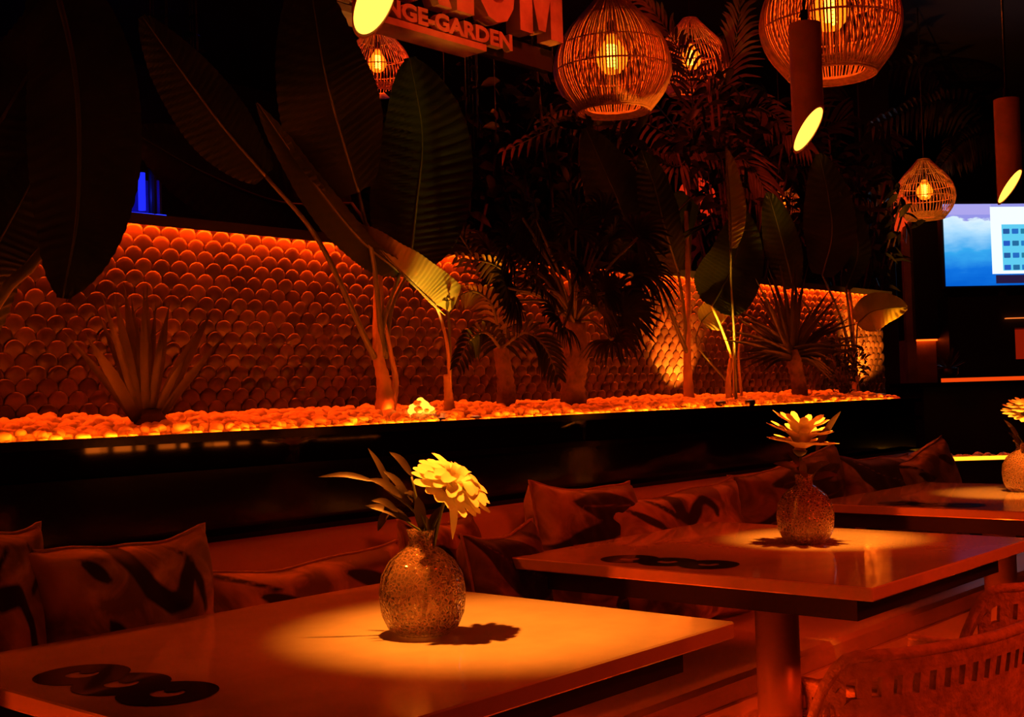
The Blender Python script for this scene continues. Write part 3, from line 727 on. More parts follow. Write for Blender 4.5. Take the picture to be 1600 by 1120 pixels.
# ================================================================== PLANTS
def prof_paddle(u):   # base broad, tip rounded, for banana-type leaves
    return max(.03, math.sin(PI*min(1, .04+.96*u)))**.55*(1-.18*u)
def big_leaf(plant, pts, wl, wr, alpha=0, fold=.12, rip=.0, k=26, m=None, petiole=None, pr=.006, nu=90, nv=6, prof=None, stem=None, lobe=0):
    """pts: (px, py, Y) midrib from base to tip; wl/wr half widths in pixels"""
    P = [atY(*p) for p in pts]; S = spline(P, nu); vs = []; fs = []
    rows = 2*nv+1
    for i, p in enumerate(S):
        u = i/nu; t = (S[min(i+1, nu)]-S[max(i-1, 0)]).normalized(); vd = (CC-p).normalized()
        s = t.cross(vd).normalized(); s.rotate(Matrix.Rotation(alpha, 3, t)); nn = s.cross(t).normalized(); k_ = pxm(p)
        f = (prof or prof_paddle)(u)
        for j in range(-nv, nv+1):
            x_ = j/nv; w_ = (wl if x_ < 0 else wr)*k_*f*abs(x_)
            rp = rip*math.sin(2*PI*(k*u-abs(x_)*1.6))*min(1, abs(x_)*2.5)
            ed = .010*noise.noise(V((u*5, x_, plant.location.x*9)))*abs(x_)
            vs.append(p-t*(lobe*k_*abs(x_)**1.5*(1-u)**7)+s*(math.copysign(w_, x_) if x_ else 0)-nn*(fold*abs(w_)+rp+ed))
    for i in range(nu):
        for j in range(rows-1): a = i*rows+j; fs.append((a, a+1, a+rows+1, a+rows))
    o = mobj('leaf', vs, fs, m or M_leaf, plant, True, world=True)
    L = V(wloc(plant))
    g = G(); g.tube([q-L for q in S[::3]], [pr*.7*(1-.8*i/len(S[::3])) for i in range(len(S[::3]))], 6); g.build('midrib', M_stem, o, True)
    if petiole:
        Q = [atY(*q) for q in petiole]+[P[0]]
        g = G(); Sp = spline(Q, 16); g.tube([q-L for q in Sp], [pr*(1.35-.6*i/16) for i in range(17)], 8); g.build('petiole', stem or M_stem, o, True)
    return o
def plant(name, px, py, Y, lab, cat='plant', z=None, group=None):
    p = atY(px, py, Y); p.z = LZ if z is None else z; return thing(name, p, lab, cat, group)
def trunk(pl_, pts, rads, m=None, name='trunk'):
    L = wloc(pl_); g = G(); S = spline([atY(*q) for q in pts], 20); n = len(rads)-1
    R_ = [rads[min(int(i/20*n), n-1)]+(rads[min(int(i/20*n)+1, n)]-rads[min(int(i/20*n), n-1)])*((i/20*n)-min(int(i/20*n), n-1)) for i in range(21)]
    g.tube([q-L for q in S], [r*(1+.12*(i % 2)) for i, r in enumerate(R_)], 12); return g.build(name, m or M_trunk, pl_, True)

# --- great banana plant at the left edge, its foot left of the picture
A = plant('banana_plant', -60, 690, 2.25, 'huge dark banana plant at the left whose leaves hang over the tiled wall')
big_leaf(A, [(78, -60, 2.0), (118, 120, 1.9), (122, 320, 1.88), (98, 466, 1.9)], 100, 92, .25, .2, .004, petiole=[(-60, 690, 2.25), (-10, 480, 2.1), (85, 330, 2.05), (40, -120, 2.1)], pr=.009)
big_leaf(A, [(-60, 300, 2.1), (30, 140, 2.05), (100, 30, 2.1), (140, -60, 2.1)], 70, 75, -.3, .1, .005, 30)
big_leaf(A, [(-50, 560, 2.3), (-20, 420, 2.2), (30, 320, 2.2), (95, 200, 2.2)], 60, 70, .3, .2, .004)
trunk(A, [(-60, 700, 2.25), (-62, 500, 2.24), (-55, 250, 2.2)], [.05, .04, .03], M_stalk, 'stalk')
# --- banana plant above the wall, centre left
B = plant('banana_plant', 598, 655, 2.34, 'tall banana plant with red-lit foot rising left of the lit yellow leaf')
trunk(B, [(603, 658, 2.34), (600, 600, 2.34), (590, 540, 2.34), (592, 400, 2.34)], [.030, .018, .012, .010], M_stalk, 'stalk')
trunk(B, [(608, 655, 2.33), (618, 600, 2.33), (612, 560, 2.33), (600, 500, 2.33)], [.012, .008, .006, .004], M_stalk, 'shoot')
big_leaf(B, [(625, 425, 2.30), (560, 370, 2.28), (480, 270, 2.25), (402, 160, 2.22)], 30, 42, -.5, -.9, .002, petiole=[(600, 640, 2.34), (597, 520, 2.33)])
big_leaf(B, [(415, 275, 2.3), (350, 200, 2.3), (290, 120, 2.3), (222, 25, 2.3)], 62, 58, .3, .15, .003, petiole=[(585, 560, 2.34), (500, 380, 2.33)])
big_leaf(B, [(560, 300, 2.2), (530, 200, 2.15), (505, 100, 2.1), (480, -60, 2.1)], 95, 90, .35, .1, .003, petiole=[(598, 560, 2.34), (585, 420, 2.3)])
big_leaf(B, [(640, 420, 2.35), (650, 330, 2.36), (660, 210, 2.36), (640, 90, 2.36)], 85, 90, -.2, .1, .003, petiole=[(602, 560, 2.34), (612, 480, 2.34)])
big_leaf(B, [(550, 318, 2.62), (440, 316, 2.68), (320, 270, 2.7), (205, 205, 2.7)], 72, 85, .2, .1, .003, petiole=[(600, 560, 2.34), (590, 400, 2.36), (575, 355, 2.42)])
# --- hero leaf
HW = (4, 50)
Cc = plant('banana_plant', 705, 652, 2.27, 'young banana plant with one brightly lit olive leaf pointing down right')
trunk(Cc, [(703, 655, 2.27), (701, 620, 2.27), (697, 585, 2.27)], [.016, .012, .007], M_stalk, 'stalk')
o = big_leaf(Cc, [(680, 476, 2.23), (652, 449, 2.24), (606, 402, 2.24), (560, 350, 2.25)], HW[0], HW[1], -.25, .20, .0016, 26, M_leafy, [(703, 600, 2.27), (699, 540, 2.26), (688, 495, 2.25)], .004, nu=140,
         lobe=26, stem=M_stalk, prof=lambda u: max(.03, 1-u**1.9)**.75*min(1, (u*14+.02)**.5))
g = G(); L = wloc(Cc); g.tube([q-L for q in spline([atY(704, 610, 2.27), atY(703, 540, 2.26), atY(700, 470, 2.25)], 10)], .0045, 6); g.build('shoot', M_stem, Cc, True)

# --- bird-of-paradise group at right of centre
Dp = plant('banana_plant', 1078, 630, 2.36, 'banana plant with a single straight stalk and rippled leaf right of the fan palm')
trunk(Dp, [(1077, 632, 2.36), (1074, 560, 2.36), (1075, 440, 2.36), (1072, 330, 2.36)], [.02, .013, .009, .007], M_stalk, 'stalk')
big_leaf(Dp, [(1060, 425, 2.34), (1040, 360, 2.3), (1022, 290, 2.3), (1002, 235, 2.3)], 34, 34, .3, .2, .004, 20, petiole=[(1074, 600, 2.36), (1070, 500, 2.36)])
big_leaf(Dp, [(1080, 310, 2.4), (1000, 380, 2.42), (960, 300, 2.45), (915, 200, 2.45)], 60, 60, .1, .1, .003, petiole=[(1074, 480, 2.36)])
big_leaf(Dp, [(1010, 395, 2.32), (1045, 390, 2.32), (1075, 365, 2.32), (1115, 345, 2.32)], 6, 6, .1, .1, .0, petiole=[(1077, 560, 2.36), (1040, 470, 2.34)])
E_ = plant('banana_plant', 1142, 628, 2.28, 'banana plant with a bright yellow kinked leaf stalk')
trunk(E_, [(1140, 630, 2.28), (1138, 595, 2.28), (1142, 560, 2.28)], [.014, .009, .006], M_stalk, 'stalk')
big_leaf(E_, [(1112, 478, 2.28), (1128, 450, 2.28), (1150, 400, 2.30), (1160, 325, 2.32)], 52, 58, .1, .15, .003, petiole=[(1138, 630, 2.28), (1138, 595, 2.28), (1143, 562, 2.28), (1128, 515, 2.27)], pr=.005, stem=M_yel)
big_leaf(E_, [(1142, 388, 2.16), (1142, 340, 2.15), (1139, 290, 2.15), (1134, 232, 2.15)], 5, 27, .2, .1, .003, 18, M_leafy, [(1150, 625, 2.28), (1147, 520, 2.24), (1142, 440, 2.20)], .004, nu=110)
big_leaf(E_, [(1096, 502, 2.3), (1108, 490, 2.3), (1122, 482, 2.3), (1140, 480, 2.3)], 20, 38, .0, .1, .001, 10, M_leafy, [(1140, 600, 2.3), (1090, 540, 2.3)], .003)
for q in ([(1160, 628, 2.3), (1154, 560, 2.3), (1160, 505, 2.3)], [(1148, 628, 2.3), (1146, 500, 2.3), (1141, 390, 2.3)]):
    trunk(E_, q, [.006, .004, .003], M_stalk, 'shoot')
# --- right end plants
F_ = plant('banana_plant', 1338, 618, 2.38, 'slim banana plant with a broad olive leaf at the right end of the wall')
trunk(F_, [(1338, 620, 2.38), (1334, 560, 2.38), (1330, 480, 2.38), (1322, 420, 2.38)], [.018, .010, .007, .005], M_stalk, 'stalk')
big_leaf(F_, [(1340, 505, 2.3), (1360, 488, 2.3), (1385, 482, 2.3), (1418, 480, 2.3)], 30, 36, .2, .1, .001, 14, M_leafy, [(1338, 600, 2.38), (1338, 540, 2.34)], .004)
big_leaf(F_, [(1322, 450, 2.36), (1340, 400, 2.36), (1335, 350, 2.36), (1312, 300, 2.36)], 22, 22, .3, .1, .002, 18, petiole=[(1335, 560, 2.38)])
big_leaf(F_, [(1285, 430, 2.4), (1300, 370, 2.4), (1295, 310, 2.4), (1280, 240, 2.4)], 48, 42, .2, .1, .002, 18, petiole=[(1335, 580, 2.38), (1315, 500, 2.4)])
big_leaf(F_, [(1240, 450, 2.4), (1228, 400, 2.4), (1215, 350, 2.4), (1200, 300, 2.4)], 32, 30, .2, .1, .002, 18, petiole=[(1335, 590, 2.38), (1290, 520, 2.4)])

# --- strap-leaved plants
def strap(pl_, pts, w_px, nrm=None, m=None, fold=.5, taper=.75, n=12, name='leaf'):
    P = [atY(*q) for q in pts]; L = wloc(pl_); g = G(); k_ = pxm(P[0])
    leaf_blade(g, [q-L for q in P], w_px*k_, nrm or (CC-P[0]).normalized(), fold, n, lambda u: max(.04, (1-u**2.5))*(.7+.5*math.sin(PI*min(1, u*1.2))))
    return g.build(name, m or M_agave, pl_, True)
Ag = plant('agave', 235, 668, 2.30, 'spiky agave with upright sword leaves in the pebbles at the left', 'plant')
for (x1, y1), w_, bend in (((97, 515), 5, 14), ((132, 520), 8, 14), ((157, 455), 5, 4), ((176, 452), 7, 2), ((193, 440), 8, 0), ((205, 462), 6, 0), ((224, 450), 6, 0), ((230, 445), 7, 0), ((244, 470), 5, 0), ((265, 474), 8, 0), ((258, 500), 5, 0), ((333, 483), 10, -12), ((355, 520), 6, -12), ((300, 540), 5, -8), ((150, 480), 5, 8), ((215, 500), 7, 2)):
    xb = 228+(x1-228)*.08; dy = random.uniform(-.03, .03)
    strap(Ag, [(xb, 668, 2.30), (xb+(x1-xb)*.45+bend*.3, 668+(y1-668)*.45, 2.3+dy), (xb+(x1-xb)*.75, 668+(y1-668)*.77, 2.3+dy*2), (x1, y1, 2.3+dy*2)], w_)
G().lathe([(.035, 0), (.04, .02), (.02, .05)], 16, caps=True).build('crown', M_trunk, Ag, True)
random.seed(31)
Yu = plant('yucca', 1245, 622, 2.32, 'yucca with a thick trunk and a burst of dark sword leaves at the right', 'plant')
trunk(Yu, [(1252, 628, 2.32), (1246, 590, 2.32), (1240, 562, 2.32), (1238, 545, 2.32)], [.032, .026, .028, .018])
for i in range(58):
    a = math.radians(random.uniform(-82, 78)); ln = random.uniform(95, 168)*(1-.18*abs(math.sin(a))); dy = random.uniform(-.14, .10)
    bx, by = 1238+random.uniform(-6, 6), 552+random.uniform(-8, 12)
    ex, ey = bx+math.sin(a)*ln, by-math.cos(a)*ln+abs(math.sin(a))*18
    strap(Yu, [(bx, by, 2.32), ((bx+ex)/2, (by+ey)/2-6, 2.32+dy*.6), (ex, ey, 2.32+dy)], 2.9, m=M_yucca, n=8)
# lower drooping blades
for i in range(14):
    a = math.radians(random.choice((-1, 1))*random.uniform(85, 125)); ln = random.uniform(50, 90); bx, by = 1240, 560
    strap(Yu, [(bx, by, 2.32), (bx+math.sin(a)*ln*.5, by-math.cos(a)*ln*.4-8, 2.28), (bx+math.sin(a)*ln, by-math.cos(a)*ln*.8+6, 2.25)], 2.6, m=M_yucca, n=8)

# --- small bush
def bush(name, px, py, Y, rpx, rpy, n, lab, m, lw=.012, ll=.035, z0=None, base=None, ztag=None):
    pl_ = plant(name, px, py+rpy, Y, lab) if base is None else thing(name, base, lab, 'plant')
    L = wloc(pl_); g = G(); c_ = atY(px, py, Y); k_ = pxm(c_); st = G()
    for i in range(n):
        while True:
            q = V((random.uniform(-1, 1), random.uniform(-1, 1), random.uniform(-1, 1)))
            if q.length < 1: break
        p = c_+CR*q.x*rpx*k_+V((0, 0, q.z*rpy*k_))+V((0, 1, 0))*q.y*min(rpx*k_*.8, .10)
        d = V((random.gauss(0, 1), random.gauss(0, 1), random.gauss(0, .8))).normalized()
        leaf_blade(g, [p-L, p-L+d*ll*.5+V((0, 0, .004)), p-L+d*ll], lw*.5, V((random.gauss(0, 1), random.gauss(0, 1), 1)), .2, 4)
        if i % 9 == 0: st.tube([V((0, 0, 0)) if z0 is None else V(z0)-L, (p-L)*.5+V((0, 0, .01)), p-L], .0015, 4)
    o = g.build('foliage', m, pl_, True); st.build('stem', M_trunk, pl_, True); return pl_
bush('small_shrub', 1318, 572, 2.30, 34, 45, 260, 'small dark leafy shrub growing right of the yucca', M_palm)
# hanging creeper pots between the sign and the wicker pendant
def creeper(px, py, Y, lab, n=150, rx=45, ry=80):
    c_ = atY(px, py, Y); top = V((c_.x, c_.y, 3.28)); t = thing('hanging_creeper', top, lab, 'plant'); g = G(); s = G(); L = top
    k_ = pxm(c_)
    for j in range(9):
        x_ = random.uniform(-1, 1)*rx*k_; y_ = random.uniform(-1, 1)*rx*k_*.6; zb = c_.z-ry*k_*random.uniform(.2, 1)
        pts = [V((c_.x+x_*.5, c_.y+y_*.5, 3.28)), V((c_.x+x_*.9, c_.y+y_, (3.28+zb)/2)), V((c_.x+x_, c_.y+y_, zb))]; S = spline(pts, 16)
        s.tube([q-L for q in S], .0016, 4)
        for i in range(n//9):
            u = random.random()**.6; q = S[min(15, int(u*16))]; d = V((random.gauss(0, 1), random.gauss(0, 1), -.6+random.gauss(0, .5))).normalized()
            leaf_blade(g, [q-L, q-L+d*.018, q-L+d*.036], .008, V((random.gauss(0, 1), -1, .5)), .2, 4)
    g.build('foliage', M_palm, t, True); s.build('stem', M_stem, t, True)
creeper(735, 120, 2.9, 'dark creeper hanging behind the right half of the wooden sign', 260, 50, 110)
creeper(835, 70, 3.0, 'thin creeper trailing left of the near wicker pendant', 160, 40, 60)
creeper(1390, 60, 4.2, 'dark creeper hanging right of the largest wicker pendant', 500, 90, 90)
creeper(1110, 230, 4.0, 'dark creeper hanging behind the palm fronds in the middle', 300, 60, 120)
creeper(280, 60, 3.6, 'dark creeper hanging above the tiled wall at the left', 200, 60, 90)

# --- palms
def fan_frond(pl_, base, hub, R_px, face, n=20, spread=250, m=None, wp=3.2, droop=.25, yaw0=None):
    """petiole base->hub (px,py,Y), leaflets fanned round hub"""
    L = wloc(pl_); H_ = atY(*hub); B_ = atY(*base); k_ = pxm(H_); R_ = R_px*k_
    ax = (H_-B_).normalized(); N = V(face).normalized(); N = (N-ax*N.dot(ax)).normalized(); s = ax.cross(N)
    g = G()
    for i in range(n):
        a = math.radians(-spread/2+spread*i/(n-1)+random.uniform(-3, 3)); d = ax*math.cos(a)+s*math.sin(a); r_ = R_*random.uniform(.82, 1.05)*(1-.12*abs(a)/PI)
        p0 = H_-L; leaf_blade(g, [p0+d*.01, p0+d*r_*.55+N*r_*.06, p0+d*r_+V((0, 0, -droop*r_))], wp*k_, N, .5, 6, lambda u: max(.05, (1-u**3))*(.45+.75*u))
    o = g.build('frond', m or M_palm, pl_, True)
    g = G(); mid = B_.lerp(H_, .5)+V((0, 0, .03)); g.tube([q-L for q in spline([B_, mid, H_], 10)], .004, 6); g.build('petiole', M_stem, o, True); return o
random.seed(17)
Fp = plant('fan_palm', 898, 640, 2.3, 'bushy dark fan palm on a rough trunk in the middle of the planter', 'plant')
trunk(Fp, [(898, 645, 2.30), (895, 600, 2.30), (900, 560, 2.30), (898, 500, 2.30)], [.04, .034, .038, .03])
hubs = [(815, 410, 2.22, 62), (850, 380, 2.3, 60), (900, 360, 2.28, 62), (950, 380, 2.25, 62), (985, 430, 2.22, 60), (975, 480, 2.2, 62), (840, 455, 2.15, 60), (905, 430, 2.1, 62), (930, 480, 2.12, 55),
        (800, 470, 2.2, 52), (880, 510, 2.1, 50), (775, 430, 2.3, 60), (955, 530, 2.15, 55), (1000, 400, 2.4, 55), (860, 420, 2.4, 60), (940, 440, 2.42, 60)]
random.seed(19)
hubs += [(random.uniform(765, 1025), random.uniform(330, 500), random.uniform(2.1, 2.42), random.uniform(56, 74)) for _ in range(24)]
for hx, hy, hY, r_ in hubs:
    d = V((random.gauss(0, .4), -1, random.gauss(.5, .4)))
    fan_frond(Fp, (898, 505, 2.30), (hx, hy, hY), r_, d, 22, 250, wp=4.2)
# feather palm whose tips are lit yellow
def feather(pl_, pts, ln_px, n=22, m=None, wp=2.6, side=1.0, droop=.3, face=None, ang=50):
    L = wloc(pl_); S = spline([atY(*q) for q in pts], n); g = G()
    for i in range(1, n+1):
        u = i/n; p = S[i]; t = (S[min(i+1, n)]-S[i-1]).normalized(); N = V(face).normalized() if face else (CC-p).normalized(); s = t.cross(N).normalized(); k_ = pxm(p)
        for sg_ in (-1, 1):
            an = math.radians(ang-18*u+random.uniform(-5, 5)); d = (t*math.cos(an)+s*sg_*math.sin(an)).normalized(); r_ = ln_px*k_*(.45+.75*math.sin(PI*min(1, u*.75+.2)))*random.uniform(.88, 1.08)*(side if sg_ < 0 else 1)
            leaf_blade(g, [p-L, p-L+d*r_*.5+N*r_*.06, p-L+d*r_+V((0, 0, -droop*r_))], wp*k_, N, .4, 5)
    o = g.build('frond', m or M_palm, pl_, True)
    g = G(); g.tube([q-L for q in S], [.005*(1-.75*i/n) for i in range(n+1)], 6); g.build('rachis', M_stem, o, True); return o
Pp = plant('feather_palm', 780, 640, 2.33, 'feather palm with fronds catching yellow light above the wall, left of the fan palm', 'plant')
M_palmy = leaf_mat('lit_palm_leaf', (.16, .19, .04), (.26, .26, .06))  # lighter copy of the palm leaf, light on two fronds put into the colour
trunk(Pp, [(790, 648, 2.33), (790, 600, 2.33), (782, 540, 2.33)], [.028, .024, .02])
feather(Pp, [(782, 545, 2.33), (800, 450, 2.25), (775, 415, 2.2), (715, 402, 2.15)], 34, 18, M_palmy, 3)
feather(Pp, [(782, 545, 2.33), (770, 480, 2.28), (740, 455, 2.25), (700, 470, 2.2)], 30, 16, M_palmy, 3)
feather(Pp, [(782, 545, 2.33), (780, 470, 2.35), (790, 390, 2.35), (820, 330, 2.3)], 44, 20, None, 3)
feather(Pp, [(782, 545, 2.33), (760, 440, 2.4), (720, 370, 2.42), (690, 330, 2.4)], 44, 20, None, 3)
feather(Pp, [(782, 545, 2.33), (760, 520, 2.25), (735, 530, 2.2), (715, 570, 2.15)], 34, 16, None, 3)
feather(Pp, [(782, 545, 2.33), (820, 520, 2.2), (850, 540, 2.15), (870, 585, 2.1)], 36, 16, None, 3)

# tall palms beyond the wall, standing on the floor of the room behind
def tall_palm(px, top, Y, lab, fr):
    p = atY(px, 600, Y); p.z = 0; t = thing('tall_palm', p, lab, 'plant'); M_tp = M_palmt; L = wloc(t); H_ = atY(px, top, Y)
    S = spline([p, p.lerp(H_, .5)+V((.05, 0, 0)), H_], 24)
    G().tube([q-L for q in S], [.05*(1-.4*i/24)*(1+.12*(i % 2)) for i in range(25)], 10).build('trunk', M_trunk, t, True)
    for pts, ln, m in fr: feather(t, [(px, top, Y)]+[(a, b_, Y+c_) for a, b_, c_ in pts], ln, 26, m or M_palmt, 2.6, ang=38)
    return t
tall_palm(1080, 235, 3.6, 'tall palm with feathery fronds spreading behind the near wicker pendant', [
    ([(1000, 190, -.4), (900, 190, -.7), (790, 235, -.9)], 48, None), ([(1010, 150, -.3), (930, 140, -.5), (850, 190, -.6)], 50, None),
    ([(1130, 130, -.3), (1150, 60, -.4), (1160, -30, -.4)], 62, None), ([(1080, 130, -.2), (1050, 60, -.3), (1000, -10, -.3)], 60, None),
    ([(1160, 170, -.3), (1210, 180, -.6), (1260, 230, -.8)], 58, None), ([(1060, 260, -.5), (1010, 250, -.7), (960, 300, -.9)], 50, None),
    ([(1130, 230, -.5), (1180, 270, -.7), (1210, 340, -.8)], 56, None), ([(1100, 100, .4), (1130, 20, .4), (1180, -30, .4)], 60, None)])
tall_palm(1560, 200, 3.9, 'tall palm with reddish fronds at the upper right behind the far tube pendant', [
    ([(1500, 160, -.4), (1440, 165, -.6), (1365, 195, -.9)], 60, None), ([(1510, 120, -.3), (1450, 100, -.5), (1360, 110, -.7)], 62, None),
    ([(1520, 80, -.3), (1480, 20, -.4), (1420, -40, -.4)], 66, None), ([(1570, 90, -.3), (1575, 20, -.3), (1590, -50, -.3)], 60, None),
    ([(1600, 150, -.3), (1640, 130, -.4), (1700, 150, -.4)], 60, None), ([(1515, 215, -.5), (1490, 235, -.7), (1468, 262, -.9)], 50, None), ([(1590, 230, -.5), (1620, 260, -.6), (1650, 320, -.6)], 55, None)])
tall_palm(1240, 260, 4.4, 'tall dark palm standing behind the rust-brown tube pendant', [
    ([(1200, 200, -.3), (1150, 190, -.5), (1090, 230, -.6)], 58, None), ([(1290, 200, -.3), (1340, 190, -.5), (1400, 220, -.6)], 60, None),
    ([(1290, 270, -.4), (1315, 300, -.6), (1335, 360, -.7)], 55, None), ([(1190, 270, -.4), (1150, 300, -.6), (1120, 360, -.7)], 55, None), ([(1260, 180, -.3), (1290, 130, -.3), (1350, 110, -.3)], 60, None)])

# dark leafy masses that fill the room behind the wall
def hedge(px, py, d, rx, ry, n, lab, ll=.10, lw=.035):
    c_ = atD(px, py, d); base = V((c_.x, c_.y, 0)); t = thing('dark_shrub', base, lab, 'plant'); g = G(); s = G()
    for i in range(n):
        while True:
            q = V((random.uniform(-1, 1), random.uniform(-1, 1), random.uniform(-1, 1)))
            if q.length < 1: break
        p = c_+V((q.x*rx, q.y*.25, q.z*ry))-base; dd = V((random.gauss(0, 1), random.gauss(0, 1), random.gauss(-.2, .7))).normalized()
        leaf_blade(g, [p, p+dd*ll*.5+V((0, 0, .01)), p+dd*ll], lw*.5, V((random.gauss(0, .6), -1, random.gauss(.4, .5))), .2, 4)
        if i % 14 == 0: s.tube(spline([(q.x*.1, 0, 0), (q.x*rx*.4, 0, c_.z*.6), p], 6), .006, 5)
    g.build('foliage', M_palm, t, True); s.build('branch', M_trunk, t, True)
hedge(700, 300, 4.6, .7, .38, 520, 'dark shrub mass above the middle of the tiled wall')
hedge(900, 260, 4.9, .5, .5, 480, 'dark shrub mass below the near wicker pendant')
hedge(1160, 300, 6.0, .6, .6, 460, 'dark shrub mass behind the rippled leaves')
hedge(1330, 330, 6.4, .5, .5, 400, 'dark shrub mass left of the bar corner')

# ================================================================== RED LANTERN DISCS, COLUMN, BAR, TV
def disc_lamp(px, py, d, rx, lab, s=1.0, col=(1, .05, .006)):
    c_ = atD(px, py, d); k_ = d/FPX; t = thing('paper_lantern', c_, lab, 'lantern', 'round orange paper lanterns')
    n = 24; R_ = rx*k_; prof = [(math.cos(a)*R_*(1+.015*math.cos(a*18)), math.sin(a)*R_*1.15) for a in [(-PI/2+PI*i/36) for i in range(37)]]
    prof = [(max(r, .002), z) for r, z in prof]
    m = emis('lantern_paper', col, s)
    G().lathe(prof, n).build('paper_shade', m, t, True)
    G().lathe([(R_*.25, R_*1.13), (R_*.25, R_*1.2)], 16, caps=True).build('cap', M_metal, t)
    G().tube([(0, 0, R_*1.2), (0, 0, 3.29-c_.z)], .004, 6).build('cord', M_metal, t)
disc_lamp(1392, 332, 8.3, 30, 'upper orange paper lantern half hidden behind the black column', .75)
disc_lamp(1392, 405, 8.9, 20, 'lower orange paper lantern half hidden behind the black column', 1.0, (1, .12, .008))
disc_lamp(1088, 312, 7.6, 30, 'red paper lantern glimpsed between the leaves above the straight stalk', .6, (1, .03, .006))
cA = atD(1345, 400, 7.6); cB = atD(1396, 400, 7.6)
t = thing('black_column', ((cA.x+cB.x)/2, (cA.y+cB.y)/2, 0), 'square black column left of the orange lanterns', 'column')
w_ = (cB-cA).length
G().rbox((-w_/2, -.05, .04), (w_/2, .05, 3.27), .01).build('shaft', M_under, t); G().box((-w_/2-.02, -.07, 0), (w_/2+.02, .07, .04)).build('plinth', M_under, t)
t.rotation_euler = (0, 0, math.atan2(cB.y-cA.y, cB.x-cA.x))

def quad_frame(px, py, d):
    """local frame of the bar furniture: turned towards the tables"""
    return atD(px, py, d)
ub = (CR*1.0-V((0, 0, CR.z))).normalized(); ang = math.atan2(ub.y, ub.x)   # width direction of the bar, roughly across the view
def local_box(t, px0, py0, px1, py1, d, dep):
    """box between two pixel corners in the bar's plane, depth dep away"""
    a = atD(px0, py1, d); b_ = atD(px1, py0, d); L = V(t.location); x0 = (a-L).dot(ub); x1 = (b_-L).dot(ub)
    return (x0, 0, a.z-L.z), (x1, dep, b_.z-L.z)
def bar_thing(name, px, d, lab, cat):
    p = atD(px, 600, d); p.z = 0; t = thing(name, p, lab, cat); t.rotation_euler = (0, 0, ang); return t
M_orp = mat('orange_panel', (.5, .3, .2), .4, noise_s=6, noise_a=.4)
t = bar_thing('bar_counter', 1540, 6.6, 'long black bar counter below the television', 'counter')
a, b_ = local_box(t, 1446, 592, 1900, 720, 6.6, .6); G().box((a[0], 0, 0), (b_[0], .45, b_[2])).build('counter_body', M_under, t)
G().box((a[0]-.03, -.04, b_[2]), (b_[0], .49, b_[2]+.025)).build('worktop', M_black, t)
a, b_ = local_box(t, 1503, 584, 1900, 591, 6.6, .0); G().box((a[0], .30, b_[2]-.022+.02), (b_[0], .32, b_[2]+.02)).build('led_strip', emis('counter_led', (1, .07, .004), .9), t)
t = bar_thing('cabinet', 1455, 8.2, 'tall black cabinet left of the television over an orange panel', 'cabinet')
a, b_ = local_box(t, 1428, 346, 1481, 530, 8.2, .5); G().box((a[0], 0, a[2]), (b_[0], .5, b_[2])).build('body', M_under, t)
a2, b2 = local_box(t, 1428, 534, 1481, 585, 8.2, .4); G().box((a2[0], .05, 0), (b2[0], .5, a[2])).build('orange_panel', M_orp, t)
G().box((a[0], .02, a[2]-.012), (b_[0], .04, a[2]-.002)).build('led_strip', emis('cabinet_led', (1, .08, .004), 4), t)
a, b_ = local_box(t, 1419, 345, 1427, 575, 8.2, .4); G().box((a[0], 0, 0), (b_[0], .05, b_[2])).build('door_jamb', M_orp, t)
t = bar_thing('back_bar', 1540, 8.0, 'black back bar with glowing shelf under the television', 'shelf unit')
a, b_ = local_box(t, 1486, 452, 1900, 600, 8.0, .5)
i0, i1 = local_box(t, 1588, 510, 1660, 561, 8.0, .3)
g = G(); g.box((a[0], 0, 0), (i0[0], .5, b_[2])); g.box((i0[0], 0, i1[2]), (b_[0], .5, b_[2])); g.box((i0[0], 0, 0), (b_[0], .5, i0[2])); g.box((i1[0], 0, i0[2]), (b_[0], .5, i1[2]))
g.build('body', M_under, t); G().box((i0[0], .25, i0[2]), (i1[0], .3, i1[2])).build('niche_panel', emis('lit_niche', (1, .03, .002), .22), t)  # niche panel emits its own red in place of being lit
s0, s1 = local_box(t, 1571, 493, 1700, 498, 8.0, .3); G().box((s0[0], -.03, s0[2]), (s1[0], 0, s1[2])).build('light_strip', emis('shelf_light', (1, .20, .03), 1.2), t)
t = bar_thing('low_planter', 1530, 5.4, 'low black planter wall with a bright yellow light line, beyond the cushions', 'planter')
a, b_ = local_box(t, 1470, 708, 1900, 760, 5.4, .4); G().box((a[0], 0, 0), (b_[0], .35, b_[2])).build('planter_body', M_under, t)
g = G(); a2, b2 = local_box(t, 1476, 700, 1592, 708, 5.4, .0)
g.box((a2[0], .02, b_[2]), (b2[0]+.5, .04, b_[2]+.016)); g.build('led_strip', emis('floor_led', (1, .33, .01), 3.0), t)
g = G()
for i in range(90):
    me = PM[i % 6]; x_ = random.uniform(a2[0], b2[0]+.5); y_ = random.uniform(.05, .3); r_ = random.uniform(.012, .02)
    g.add([(x_+v.co.x*r_, y_+v.co.y*r_, b_[2]+r_*.4+v.co.z*r_) for v in me.vertices], [tuple(p.vertices) for p in me.polygons])
tag(g.build('pebble_fill', M_peb, t, True), kind='stuff')
